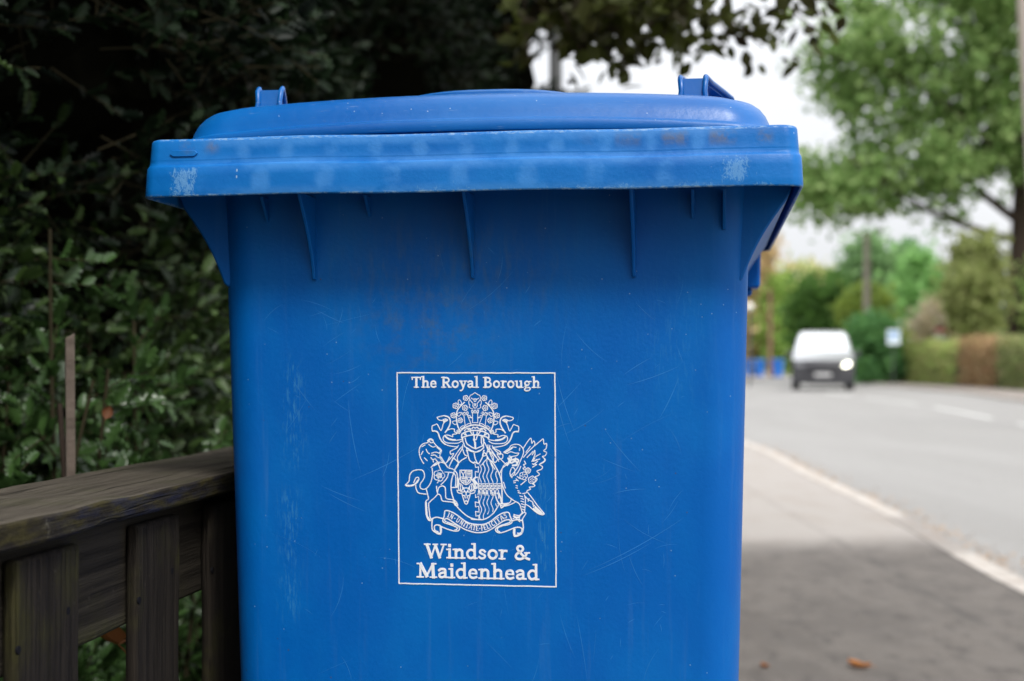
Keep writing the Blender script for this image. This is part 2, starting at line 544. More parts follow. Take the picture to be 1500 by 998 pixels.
def mat_pavement():
    m = NT('pavement_asphalt')
    c = m.coord()
    sp = m.n('ShaderNodeSeparateXYZ'); m.l(c, sp.inputs[0])
    spk = m.noise(c, 170, 5, .75)
    blot = m.noise(m.coord((1, .5, 1)), 3.2, 6, .65)
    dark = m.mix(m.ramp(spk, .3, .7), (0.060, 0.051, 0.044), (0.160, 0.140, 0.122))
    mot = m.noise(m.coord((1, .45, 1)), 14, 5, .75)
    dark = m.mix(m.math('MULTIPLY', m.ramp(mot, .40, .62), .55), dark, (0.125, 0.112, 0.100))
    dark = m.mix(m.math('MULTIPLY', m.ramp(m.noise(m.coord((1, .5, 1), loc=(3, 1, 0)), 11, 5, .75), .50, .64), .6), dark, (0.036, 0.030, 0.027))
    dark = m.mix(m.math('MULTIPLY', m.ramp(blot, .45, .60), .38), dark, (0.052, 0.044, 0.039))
    far_tone = m.mix(m.ramp(spk, .3, .7), (0.225, 0.203, 0.183), (0.37, 0.342, 0.316))
    far_tone = m.mix(m.math('MULTIPLY', m.ramp(blot, .45, .7), .35), far_tone, (0.22, 0.18, 0.145))
    # soft change from the darker near stretch to the paler far one
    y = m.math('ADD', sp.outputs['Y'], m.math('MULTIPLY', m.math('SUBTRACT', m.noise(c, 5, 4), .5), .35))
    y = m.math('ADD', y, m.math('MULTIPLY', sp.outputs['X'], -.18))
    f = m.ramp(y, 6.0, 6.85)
    col = m.mix(f, dark, far_tone)
    # old joint running along the pavement
    jx = m.math('SUBTRACT', sp.outputs['X'], m.math('MULTIPLY_ADD', sp.outputs['Y'], .013, 1.47))
    jx = m.math('ADD', jx, m.math('MULTIPLY', m.math('SUBTRACT', m.noise(c, 9, 4), .5), .05))
    j = m.math('SUBTRACT', 1.0, m.ramp(m.math('ABSOLUTE', jx), .006, .028))
    col = m.mix(m.math('MULTIPLY', m.math('MULTIPLY', j, m.ramp(m.noise(c, 3, 4, .6), .38, .55)), m.math('MULTIPLY_ADD', f, -.35, .55)), col, (0.045, 0.040, 0.036))
    m.set(Base_Color=col, Roughness=.8)
    m.bump(spk, .5, .006)
    return m.mat


def mat_road():
    m = NT('road_asphalt')
    c = m.coord()
    spk = m.noise(c, 90, 5, .75)
    blot = m.noise(m.coord((.35, .06, 1)), 3, 5, .6)
    col = m.mix(m.ramp(spk, .3, .7), (0.175, 0.170, 0.163), (0.30, 0.292, 0.28))
    col = m.mix(m.math('MULTIPLY', m.ramp(blot, .4, .65), .3), col, (0.31, 0.303, 0.293))
    m.set(Base_Color=col, Roughness=.8)
    m.bsdf.inputs['Specular IOR Level'].default_value = .3
    m.bump(spk, .5, .008)
    return m.mat


def mat_soil():
    m = NT('soil_and_rough_grass')
    c = m.coord()
    a = m.noise(c, 1.3, 6, .7); b = m.noise(c, 22, 5, .7)
    col = m.mix(m.ramp(a, .4, .6), (0.045, 0.06, 0.018), (0.09, 0.10, 0.035))
    col = m.mix(m.math('MULTIPLY', m.ramp(b, .45, .65), .6), col, (0.05, 0.035, 0.022))
    m.set(Base_Color=col, Roughness=.95)
    m.bump(b, .8, .03)
    return m.mat


M['pavement'] = mat_pavement(); M['road'] = mat_road(); M['soil'] = mat_soil()


def mat_kerb():
    m = NT('pale_concrete_kerb')
    c = m.coord()
    sp = m.n('ShaderNodeSeparateXYZ'); m.l(c, sp.inputs[0])
    col = m.mix(m.ramp(m.noise(c, 9, 5, .7), .3, .7), (0.32, 0.285, 0.25), (0.48, 0.445, 0.41))
    col = m.mix(m.math('MULTIPLY', m.ramp(m.noise(m.coord((1, 1, 1), loc=(5, 0, 0)), 2.2, 5, .7), .5, .66), .6), col, (0.30, 0.21, 0.14))
    # darker worn stretch at the dropped kerb
    d = m.math('SUBTRACT', 1.0, m.ramp(m.math('ABSOLUTE', m.math('SUBTRACT', sp.outputs['Y'], 7.1)), .55, .95))
    col = m.mix(m.math('MULTIPLY', d, .75), col, (0.20, 0.18, 0.165))
    j = m.math('LESS_THAN', m.math('PINGPONG', sp.outputs['Y'], .4575), .008)
    col = m.mix(m.math('MULTIPLY', j, .7), col, (0.08, 0.07, 0.06))
    m.set(Base_Color=col, Roughness=.85)
    m.bump(m.noise(c, 60, 5, .7), .4, .01)
    return m.mat


M['kerb'] = mat_kerb()
M['roadpaint'] = simple('worn_white_road_paint', (0.52, 0.52, 0.50), .7, var=.3, scale=30)

# ------------------------------------------------------------------ the ground, road, pavements
def G(px, py, h=CAMZ):
    d = FPX * h / (py - 532)
    return (px - 750) / FPX * d, d


def resample(pts, step):
    P = np.array(pts, float)
    out = []
    n = len(P)
    for i in range(n - 1):
        p0, p1, p2, p3 = P[max(i - 1, 0)], P[i], P[i + 1], P[min(i + 2, n - 1)]
        k = max(2, int(np.linalg.norm(p2 - p1) / step))
        for j in range(k):
            t = j / k
            out.append(.5 * ((2 * p1) + (-p0 + p2) * t + (2 * p0 - 5 * p1 + 4 * p2 - p3) * t * t + (-p0 + 3 * p1 - 3 * p2 + p3) * t ** 3))
    out.append(P[-1])
    return np.array(out)


near_k = [(1.62, -8), (1.80, 0), (1.93, 3.5), G(1500, 850), G(1400, 797), G(1300, 742), G(1200, 697), G(1130, 660), G(1090, 646), (2.75, 19), (4.0, 30), (6.7, 46), (11.9, 72), (19.5, 100), (37, 160)]
far_k = [(9.4, -8), (9.5, 0), (9.8, 8), (10.3, 18), G(1500, 586), G(1400, 573), G(1250, 559), (20.5, 86), (27.5, 108), (44, 165)]
NK, FK = resample(near_k, .8), resample(far_k, 1.2)


def offset(P, w):
    T = np.gradient(P, axis=0); T /= np.linalg.norm(T, axis=1)[:, None]
    return P + np.stack([T[:, 1], -T[:, 0]], 1) * w       # to the right of travel


def at_y(P, y): return np.interp(y, P[:, 1], P[:, 0])


def strip(name, A, B, z, mat, thick=0, **kw):
    n = len(A)
    V = np.zeros((2 * n, 3)); V[:n, :2] = A; V[n:, :2] = B; V[:, 2] = z
    F = [(i, n + i, n + i + 1, i + 1) for i in range(n - 1)]
    mb = MB(); mb.add([tuple(v) for v in V], F)
    if thick:
        Vb = V.copy(); Vb[:, 2] -= thick
        mb.add([tuple(v) for v in V] + [tuple(v) for v in Vb], [(i, i + 1, 2 * n + i + 1, 2 * n + i) for i in range(n - 1)] + [(n + i, 3 * n + i, 3 * n + i + 1, n + i + 1) for i in range(n - 1)])
    o = mb.build(name, mat, recalc=False, smooth=0)
    tag(o, **kw)
    return o


ys = np.concatenate([np.arange(-8, 20, .8), np.arange(20, 160, 3)])
N_ = np.stack([at_y(NK, ys), ys], 1); F_ = np.stack([at_y(FK, ys), ys], 1)
ROADZ = -.06
gm = MB()
gm.add([(-900, -300, -.075), (900, -300, -.075), (900, 1500, -.075), (-900, 1500, -.075)], [(0, 1, 2, 3)])
tag(gm.build('ground', M['soil'], smooth=0), kind='structure')
strip('road', N_ + [.02, 0], F_ - [.02, 0], ROADZ, M['road'], kind='structure')
KI = offset(N_, -.11)
xb = np.maximum(-.52 + .144 * ys, -99)
xb = np.minimum(xb, at_y(NK, ys) - 1.5)
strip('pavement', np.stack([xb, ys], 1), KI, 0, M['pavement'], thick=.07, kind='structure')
strip('kerb', KI, N_, .004, M['kerb'], thick=.075, kind='structure')
FO = offset(F_, .15)
strip('far_kerb', F_, FO, .02, M['kerb'], thick=.09, kind='structure')
M['farpave'] = simple('far_pavement_asphalt', (0.21, 0.18, 0.16), .8, var=.3, scale=4)
strip('far_pavement', FO, FO + np.array([2.0, 0]), .012, M['farpave'], thick=.09, kind='structure')
M['verge'] = simple('verge_grass', (0.15, 0.17, 0.06), .9, var=.4, scale=2)
strip('verge', FO + np.array([2.01, 0]), FO + np.array([5.5, 0]), .006, M['verge'], thick=.08, kind='structure')
# soil bed behind the fence
bed_y = np.arange(-4, 30, 1.0)
bedr = np.stack([-.54 + .144 * bed_y, bed_y], 1)
strip('soil_bed', bedr - [5, 0], bedr, -.01, M['soil'], thick=.06, kind='structure')

# dashed centre line
cl = resample([(5.6, -6), (5.9, 0), (6.2, 8), (6.9, 16), G(1475, 618, .91), G(1400, 603, .91), G(1330, 591, .91), (9.8, 44), (12.6, 62), (17.5, 90)], .5)
seg = np.concatenate([[0], np.cumsum(np.linalg.norm(np.diff(cl, axis=0), axis=1))])
mk = MB()
s0 = float(np.interp(G(1400, 613, .91)[1], cl[:, 1], seg)) - 45 * 1.0
t = 2.0
off = float(np.interp(23.2, cl[:, 1], seg)) % 8.0
t = off - 8
while t < seg[-1]:
    ss_ = np.linspace(max(t, 0), t + 6, 7)
    if t + 6 > 0:
        P = np.stack([np.interp(ss_, seg, cl[:, 0]), np.interp(ss_, seg, cl[:, 1])], 1)
        A, B = offset(P, -.06), offset(P, .06)
        n = len(P)
        mk.add([(x, y, ROADZ + .004) for x, y in A] + [(x, y, ROADZ + .004) for x, y in B], [(i, n + i, n + i + 1, i + 1) for i in range(n - 1)])
    t += 8
tag(mk.build('road_markings', M['roadpaint'], smooth=0, recalc=False), kind='structure')

# ================================================================== THE BIN
TH = R(8.0)
BX, BY = -.0443, 1.244
bin_ = empty('wheeled_bin', (BX, BY, 0), -TH, 'large bright blue wheeled bin with white council crest, standing beside the dark fence', 'wheeled bin')


def fy(z): return .064 + (1.0 - z) * .035          # front wall of the body at height z


def hw(z): return .2495 - (1.0 - z) * .022


b = MB()
secs = []
for z in list(np.linspace(.09, 1.029, 14)):
    ry = .67 - (1 - z) * .09
    secs.append([(x + .002, y, z) for x, y in rr(hw(z), fy(z), ry, .036, 8, 4)])
bottom = [(x * .96, .02 + y * .96, .06) for x, y in [(p[0], p[1]) for p in secs[0]]]
b.loft([bottom] + secs, True, True)
# fine scratches in the wall: hair-thin marks 0.06 mm proud of it
srng = random.Random(3)


def scratch(x, z, ang, L, w, curve=0):
    n = 6
    P = []
    a = ang
    for i in range(n + 1):
        P.append((x, z, w * math.sin(math.pi * (i + .4) / (n + .8))))
        x += math.cos(a) * L / n; z += math.sin(a) * L / n; a += curve / n
    vs, fs = [], []
    for i, (px, pz, ww) in enumerate(P):
        dx, dz = -math.sin(ang), math.cos(ang)
        for s in (-1, 1):
            qx, qz = px + dx * ww * s / 2, pz + dz * ww * s / 2
            vs.append((qx, fy(qz) - .00008, qz))
        if i: fs.append((2 * i - 2, 2 * i - 1, 2 * i + 1, 2 * i))
    if all(abs(v[0]) < hw(v[2]) - .045 for v in vs) and max(v[2] for v in vs) < .97:
        b.add(vs, fs, 1)


clusters = [(-.10, .79), (.09, .80), (.13, .74), (.17, .66), (-.13, .88), (.02, .90), (-.17, .80), (-.03, .72), (.14, .60), (-.15, .62), (.18, .85), (.06, .62)]
for i in range(150):
    cx_, cz_ = srng.choice(clusters)
    x = cx_ + srng.gauss(0, .035); z = cz_ + srng.gauss(0, .045)
    a = srng.choice([R(20), R(35), R(80), R(95), R(140), R(60)]) + srng.gauss(0, .25)
    scratch(x, z, a, srng.choice([.006, .012, .02, .035, .05]) * srng.uniform(.6, 1.3), srng.uniform(.00015, .00038), srng.uniform(-.6, .6))
for (px_, pz_, a, L) in [(.07, .845, -80, .075), (.075, .845, -78, .06), (.12, .79, -55, .05), (.105, .66, 25, .10), (.10, .655, 22, .07), (-.12, .815, -85, .07), (-.147, .735, -25, .04), (-.14, .728, -30, .04), (-.118, .74, 22, .08), (.17, .80, 60, .04), (.14, .83, 15, .05), (-.15, .90, -30, .03)]:
    scratch(px_, pz_, R(a), L, .00042, .2)
b.build('body', [M['body'], M['scratch']], bin_, smooth=40)

# comb rim around the mouth
rimb = MB()
prof = [(.066, 1.0340, 0), (.0035, 1.0340, 0), (.0030, 1.002, 0), (.0026, 1.0004, 0), (.0012, .9998, 1), (.0003, 1.0004, 1), (.0, 1.0016, 1), (.0003, 1.008, 1), (.0008, 1.018, 1), (.0014, 1.0262, 1), (.0024, 1.0282, .9), (.0030, 1.0290, .15), (.0034, 1.0315, 0), (.0042, 1.042, 0), (.0048, 1.0500, 0), (.0056, 1.0520, 0), (.0075, 1.0530, 0), (.030, 1.0530, 0), (.035, 1.047, 0), (.060, 1.02, 0)]
secs = []
for ins, z, k in prof:
    out = []
    for x, y in rr(.2945 - ins, ins, .715 - ins, max(.014 - ins * .3, .008), 8, 40):
        e = 1 / (1 + math.exp((abs(x) - .270) / .0016))
        if y < .1: y -= .0030 * k * e
        wob = .0006 * math.sin(x * 23 + 1.1) + .0004 * math.sin(x * 57)
        out.append((x, y + (wob if y < .1 else 0), z + .0005 * math.sin(x * 31)))
    secs.append(out)
rimb.loft(secs, False, False)
rim = rimb.build('rim', M['rim'], bin_, smooth=50)
ip = MB()
ip.prism([(-.268, 1.0385), (-.2645, 1.0362), (-.245, 1.0362), (-.2415, 1.0390), (-.2445, 1.0418), (-.265, 1.0418)], .0026, .0042)
ip.build('moulded_recess', M['rim'], rim, smooth=30, bevel=.0004)

# gussets under the rim
for gx in (-.151, -.001, .147):
    g = MB()
    o2 = []
    for k in range(9):
        t = k / 8
        o2.append((fy(1) - .052 * (1 - t) ** 1.5 - .0012, 1.004 - .076 * t))
    out = [(fy(.99) + .004, 1.004)] + o2 + [(fy(.93) + .004, .927)]
    g.prism(out, gx - .0017, gx + .0017, 'x')
    g.build('gusset', M['body'], bin_, smooth=35, bevel=.0009)
for gx, L in ((-.196, .012), (-.098, .008), (.200, .014), (.228, .024)):
    g = MB()
    g.prism([(fy(.99) + .004, 1.004), (fy(.99) - .020, 1.004), (fy(.97) - .001, .994 - L), (fy(.97) + .004, .994 - L)], gx - .0015, gx + .0015, 'x')
    g.build('small_rib', M['body'], bin_, smooth=35, bevel=.0005)
# side wings that carry the rim ends
for s in (-1, 1):
    g = MB()
    arc = []
    for k in range(11):
        t = k / 10
        arc.append((s * (.2445 + .040 * t - .004 * math.sin(math.pi * t)), .926 + .072 * t))
    out = [(s * .205, 1.012), (s * .205, .945)] + [(s * .2400, .922)] + arc + [(s * .290, 1.012)]
    g.prism(out, .080, .62)
    g.build('side_wing', M['body'], bin_, smooth=35, bevel=.002)

# lid
def lid_z(x, amp): return amp * (1 - abs(x / .276) ** 2.2)


lid = MB()
LP = [(.012, 1.0525, .0085), (.001, 1.0530, .0092), (.0, 1.0545, .0092), (.0003, 1.0590, .0125), (.0012, 1.0602, .0130), (.0046, 1.0612, .0132), (.0056, 1.0628, .0132),
      (.0074, 1.0700, .0125), (.0105, 1.0780, .0125), (.0150, 1.0850, .0125), (.0200, 1.0895, .0125), (.0300, 1.0930, .0130), (.045, 1.0950, .0135), (.07, 1.0962, .014), (.11, 1.0970, .014), (.17, 1.0975, .014), (.22, 1.0978, .014)]
secs = []
for ins, z, amp in LP:
    z = z if z < 1.061 else 1.061 + (z - 1.061) * .86
    amp = amp * .82
    hx = .2815 - ins
    out = []
    for x, y in rr(hx, .043 + ins, .70 - ins, max(.042 - ins * .1, .012), 12, 30):
        out.append((x - .005, y + .010 * (x / .276) ** 2 * (y < .2), z + lid_z(min(.276, max(-.276, x)), amp)))
    secs.append(out)
lid.loft(secs, True, True)
lido = lid.build('lid', M['lid'], bin_, smooth=40)
pn = MB()
secs = []
for ins, z in ((0, 1.104), (.001, 1.1115), (.006, 1.1140), (.016, 1.1155), (.05, 1.1162)):
    secs.append([(x + .008, y, z + .005 * (1 - (x / .13) ** 2) - .0125) for x, y in rr(.118 - ins, .085 + ins, .50 - ins, .10 - ins, 12, 6)])
pn.loft(secs, True, True)
pn.build('raised_panel', M['lid'], lido, smooth=40)


def lid_handle(s):
    h = MB()
    zb = 1.0915 + lid_z(.2, .0115)
    x0 = .1995 if s > 0 else -.2120
    # front post: a flared channel leaning back a little
    post = []
    for k in range(6):
        t = k / 5
        w = .0125 - .0015 * math.sin(math.pi * t)
        z = zb - .004 + (.0242) * t
        y = .118 + .004 * t
        post.append([(x0 - w, y, z), (x0 + w, y, z), (x0 + w, y + .005, z), (x0 - w, y + .005, z)])
    h.loft(post)
    zt = zb + .0205
    # strap going back and outwards, then down into the lid
    path = [(x0, .1245, zt), (x0 + s * .006, .150, zt), (x0 + s * .017, .19, zt - .001), (x0 + s * .026, .214, zt - .004), (x0 + s * .028, .220, zt - .010), (x0 + s * .029, .221, zb - .016)]
    sec = []
    for i, (x, y, z) in enumerate(path):
        w = .0095 if i < 5 else .0115
        th = .0035
        if i < 4: sec.append([(x - w, y, z - th), (x + w, y, z - th), (x + w, y, z), (x - w, y, z)])
        else: sec.append([(x - w, y - th, z - .001), (x + w, y - th, z - .001), (x + w, y, z), (x - w, y, z)])
    h.loft(sec)
    for e in (-1, 1):
        pts = [(x0 + e * .0125, .117, zb - .004), (x0 + e * .0108, .1185, zb + .008), (x0 + e * .0118, .120, zb + .0185), (x0 + e * .0118, .125, zb + .0220)]
        pts += [(x + e * .0112, y, z + .0006) for x, y, z in path[1:5]] + [(path[5][0] + e * .0125, path[5][1], path[5][2])]
        h.tube(pts, .0026, 8)
    return h.build('lid_handle', M['lid'], lido, smooth=45)


lid_handle(-1); lid_handle(1)
# handle bracket and bar at the back, axle and wheels
for s in (-1, 1):
    g = MB()
    g.loft([[(s * x, y, z) for x, y in rr(.0001 + hx_, .60, .70, .00005, 2)] for hx_, z in ()] or [[(s * .20, .60, .9455), (s * .2775, .60, .9455), (s * .2775, .66, .9455), (s * .20, .66, .9455)], [(s * .20, .60, .993), (s * .2785, .60, .993), (s * .2785, .66, .993), (s * .20, .66, .993)]])
    g.box((s * .262, .63, .941), (.012, .03, .010))
    g.build('handle_bracket', M['body'], bin_, smooth=30, bevel=.004)
g = MB()
g.tube([(-.20, .70, 1.02), (-.20, .755, 1.03), (.20, .755, 1.03), (.20, .70, 1.02)], .014, 12)
g.build('push_handle', M['body'], bin_, smooth=40)
g = MB(); g.tube([(-.265, .60, .10), (.265, .60, .10)], .011, 10)
g.build('axle', M['rubber'], bin_)
for s in (-1, 1):
    w = MB(); w.tube([(s * .232, .60, .10), (s * .238, .60, .10), (s * .272, .60, .10), (s * .278, .60, .10)], [.092, .1, .1, .092], 28)
    wo_ = w.build('wheel', M['rubber'], bin_, smooth=40)
    w = MB(); w.tube([(s * .276, .60, .10), (s * .281, .60, .10)], [.060, .052], 24)
    w.build('hub', M['lid'], wo_, smooth=40)

# ------------------------------------------------------------------ the printed crest
K, KZ = 6.36e-4, 6.31e-4


def lab(px, py):      # drawing units of the crest to the front wall
    return .0008 + (px - 697) * K, .8412 - (py - 546) * KZ


def smoothline(P, closed=False, sub=4):
    P = [np.array(p, float) for p in P]
    n = len(P)
    if n < 3: return P
    out = []
    rngk = range(n if closed else n - 1)
    for i in rngk:
        g_ = (lambda k: P[k % n]) if closed else (lambda k: P[min(max(k, 0), n - 1)])
        p0, p1, p2, p3 = g_(i - 1), g_(i), g_(i + 1), g_(i + 2)
        for j in range(sub):
            t = j / sub
            out.append(.5 * ((2 * p1) + (-p0 + p2) * t + (2 * p0 - 5 * p1 + 4 * p2 - p3) * t * t + (-p0 + 3 * p1 - 3 * p2 + p3) * t ** 3))
    out.append(P[0] if closed else P[-1])
    return out


hrng = random.Random(5)


def stroke(mb, P, w, h=None):
    """raised line with a flat top on the front wall; P in drawing units, w in drawing units"""
    P = [np.array(p, float) for p in P]
    Q = [P[0]]
    for p in P[1:]:
        if np.linalg.norm(p - Q[-1]) > .15: Q.append(p)
    if len(Q) < 2: return
    h = h or .00015 + hrng.random() * .00030
    vs = []
    n = len(Q)
    for i in range(n):
        a = Q[i] - Q[i - 1] if i else Q[1] - Q[0]
        b_ = Q[i + 1] - Q[i] if i < n - 1 else Q[-1] - Q[-2]
        a = a / np.linalg.norm(a); b_ = b_ / np.linalg.norm(b_)
        t = a + b_
        if np.linalg.norm(t) < .3: t = a
        t = t / np.linalg.norm(t)
        nn = np.array([-t[1], t[0]])
        c = max(.6, abs(float(np.dot(nn, [-a[1], a[0]]))))
        q = Q[i].copy()
        if i == 0: q = q - a * w * .35
        if i == n - 1: q = q + b_ * w * .35
        for s, dy in ((-1, .0006), (-.8, -h), (.8, -h), (1, .0006)):
            x, z = lab(*(q + nn * s * w / 2 / c))
            vs.append((x, fy(z) + dy, z))
    fs = []
    for i in range(n - 1):
        k = 4 * i
        for e in range(3): fs.append((k + e, k + e + 1, k + e + 5, k + e + 4))
    fs += [(3, 2, 1, 0), (4 * n - 4, 4 * n - 3, 4 * n - 2, 4 * n - 1)]
    mb.add(vs, fs)


def draw(mb, lines, o, s, w=1.35, sm=True, mirror=None):
    w = w * 1.14
    for L in lines:
        P = [(o[0] + x / s, o[1] + y / s) for x, y in L]
        if sm: P = smoothline(P)
        stroke(mb, P, w)
        if mirror:
            stroke(mb, [(2 * mirror - p[0], p[1]) for p in P], w)


# border
bd = MB()
c4 = [(581, 546.5), (813, 546.5), (813.6, 858.5), (581.6, 858.5)]
for i in range(4):
    a_, b2 = np.array(c4[i], float), np.array(c4[(i + 1) % 4], float)
    P = [a_ + (b2 - a_) * t + np.array([hrng.gauss(0, .10), hrng.gauss(0, .10)]) * (0 < t < 1) for t in np.linspace(0, 1, 26)]
    stroke(bd, P, 2.0)
bd.build('crest_border', M['print'], bin_, smooth=0)

cr_ = MB()
oA, sA = (580, 560), 8.317
oB, sB = (690, 560), 8.32
oC, sC = (580, 670), 7.675
oD, sD = (690, 670), 7.68
oE, sE = (655, 565), 11.74
oF, sF = (660, 675), 11.74
oG, sG = (640, 740), 12.5
# left supporter: lion head and mane
draw(cr_, [[(330, 1000), (290, 930), (275, 850), (290, 790), (330, 755), (385, 740), (395, 710), (415, 695), (440, 705), (460, 745), (500, 790), (545, 825), (548, 860), (530, 900), (545, 950), (580, 990)],
           [(395, 765), (440, 795), (475, 788)], [(430, 872), (480, 858), (522, 872)], [(425, 898), (470, 895), (500, 920), (535, 930)], [(362, 825), (378, 860), (402, 878)],
           [(300, 890), (322, 850)], [(340, 930), (372, 962)], [(420, 925), (440, 950), (475, 938)], [(310, 792), (350, 770)], [(400, 720), (420, 745), (455, 735)], [(445, 950), (450, 980)], [(480, 950), (500, 975)]], oA, sA, 1.4)
draw(cr_, [[(385, 720), (412, 700), (445, 715)], [(500, 800), (540, 835), (528, 870)]], oA, sA, 2.4)
# mantling, drawn once and mirrored
draw(cr_, [[(600, 615), (640, 555), (663, 490), (645, 432), (592, 412), (540, 420), (500, 435), (522, 462), (562, 468), (600, 450), (628, 465), (592, 490), (573, 520), (548, 592), (520, 550), (498, 515), (470, 525), (438, 540), (442, 600), (480, 600), (510, 622), (530, 680), (560, 730), (600, 762), (660, 782), (740, 792)],
           [(575, 458), (582, 490), (612, 478)], [(622, 590), (665, 572), (712, 576), (712, 602), (742, 630), (690, 640), (690, 668), (640, 650), (600, 650), (575, 670), (577, 712), (612, 740), (680, 748), (755, 745), (800, 720)],
           [(598, 668), (645, 702), (720, 712), (800, 700)], [(760, 775), (738, 805), (690, 830), (660, 850), (665, 882), (700, 872), (682, 910), (650, 945), (600, 995)],
           [(800, 790), (760, 840), (700, 930), (682, 962)], [(812, 765), (812, 800), (780, 860), (745, 920), (762, 985)], [(812, 820), (838, 888), (880, 898), (858, 830)]], oA, sA, 1.35, True, 696.3)
draw(cr_, [[(600, 615), (640, 555), (663, 490), (645, 432), (592, 412)], [(442, 600), (480, 600), (510, 622), (530, 680), (560, 730), (600, 762)], [(582, 490), (600, 465), (628, 465)], [(598, 660), (645, 694), (720, 706)]], oA, sA, 2.0, True, 696.3)
# crest: wreath, towers, hart's head, torse (E units), mirrored about its middle
mE = 655 + 485 / 11.74


def flower(cx, cy, r, o, s, w=1.1, mirror=None, petals=5, ph=0):
    P = []
    for k in range(petals * 6):
        a = 2 * math.pi * k / (petals * 6)
        rad = r * (.84 + .20 * abs(math.cos(petals * a / 2 + ph)))
        P.append((cx + rad * math.cos(a), cy + rad * math.sin(a)))
    P.append(P[0])
    draw(cr_, [P], o, s, w, False, mirror)
    for k in range(petals):
        a = 2 * math.pi * k / petals + ph + .3
        draw(cr_, [[(cx + r * .28 * math.cos(a), cy + r * .28 * math.sin(a)), (cx + r * .62 * math.cos(a + .3), cy + r * .62 * math.sin(a + .3))]], o, s, w * .9, False, mirror)


draw(cr_, [[(230, 790), (190, 720), (165, 620), (160, 520), (175, 440), (215, 375), (265, 325), (300, 290)]], oE, sE, 1.8, True, mE)
draw(cr_, [[(195, 262), (215, 248), (250, 290), (240, 330), (205, 325), (193, 290), (195, 262)], [(90, 620), (150, 610), (170, 650), (140, 675), (105, 655), (90, 620)],
           [(180, 480), (245, 462), (235, 500), (205, 530), (180, 515), (180, 480)], [(440, 460), (440, 640)], [(290, 510), (312, 690)], [(345, 490), (415, 665)],
           [(430, 470), (425, 430), (445, 430), (455, 448), (470, 448), (472, 425), (485, 425)], [(435, 470), (485, 468)],
           [(268, 470), (270, 505), (345, 500), (365, 485), (360, 455), (340, 458), (335, 478), (315, 478), (310, 460), (292, 465), (288, 482), (268, 470)],
           [(370, 520), (395, 515), (405, 545), (435, 545)], [(385, 545), (435, 560)], [(225, 730), (270, 695), (305, 705), (250, 740), (225, 730)], [(320, 690), (370, 655), (410, 665), (400, 690)],
           [(440, 640), (485, 638)], [(485, 122), (450, 145), (435, 158), (410, 165), (395, 190), (385, 225)], [(420, 215), (450, 235), (485, 232)], [(385, 225), (420, 275), (450, 310), (448, 350), (470, 385), (485, 388)],
           [(470, 225), (468, 262), (485, 275)], [(478, 310), (478, 350)], [(395, 250), (378, 270), (380, 320), (395, 330), (385, 370), (415, 395), (445, 405)]], oE, sE, 1.05, True, mE)
draw(cr_, [[(215, 800), (260, 755), (340, 710), (420, 685), (485, 678)], [(250, 870), (258, 835), (320, 800), (400, 780), (485, 772)], [(255, 905), (290, 885), (370, 862), (440, 852), (485, 850)], [(250, 870), (250, 895), (262, 915)]], oE, sE, 1.9, True, mE)
draw(cr_, [[(300, 780), (330, 745), (380, 735), (400, 760)], [(430, 745), (450, 715), (485, 735)], [(310, 810), (330, 858)], [(400, 795), (440, 850)], [(290, 830), (310, 850)], [(450, 800), (455, 840)], [(360, 760), (410, 745)]], oE, sE, 1.6, True, mE)
for (x, y, r) in ((325, 215, 44), (148, 350, 48), (108, 515, 44), (312, 385, 46), (228, 600, 42), (200, 795, 34)):
    flower(x, y, r, oE, sE, 1.1, mE)
# helmet
draw(cr_, [[(268, 890), (268, 960), (285, 1000), (300, 1050), (400, 1110), (490, 1150), (590, 1105), (625, 1070), (635, 930), (600, 865)], [(310, 905), (320, 960), (345, 1010), (430, 1065), (490, 1090), (560, 1060), (605, 1040)],
           [(470, 865), (455, 940), (490, 985), (490, 1080)], [(520, 870), (500, 930), (455, 940)], [(590, 870), (590, 980), (610, 1040)]], oE, sE, 1.6, False)
draw(cr_, [[(462, 865), (470, 935), (482, 1070)]], oE, sE, 2.0)
draw(cr_, [[(860, 800), (880, 900), (900, 960), (950, 990)], [(950, 850), (965, 930), (990, 985)], [(1070, 830), (1060, 900), (1020, 980)], [(880, 830), (940, 850), (1010, 845), (1070, 800)], [(940, 990), (960, 975), (1005, 995), (1040, 940)]], oA, sA, 1.6)
draw(cr_, [[(230, 770), (225, 840), (245, 900), (290, 980), (330, 940), (380, 930), (385, 880), (330, 860), (265, 800)], [(150, 720), (180, 760), (215, 850)], [(250, 850), (320, 930)], [(150, 850), (185, 880), (200, 930), (170, 960), (130, 1010)], [(185, 880), (230, 960), (290, 1060)], [(150, 700), (160, 740)]], oB, sB, 1.4)
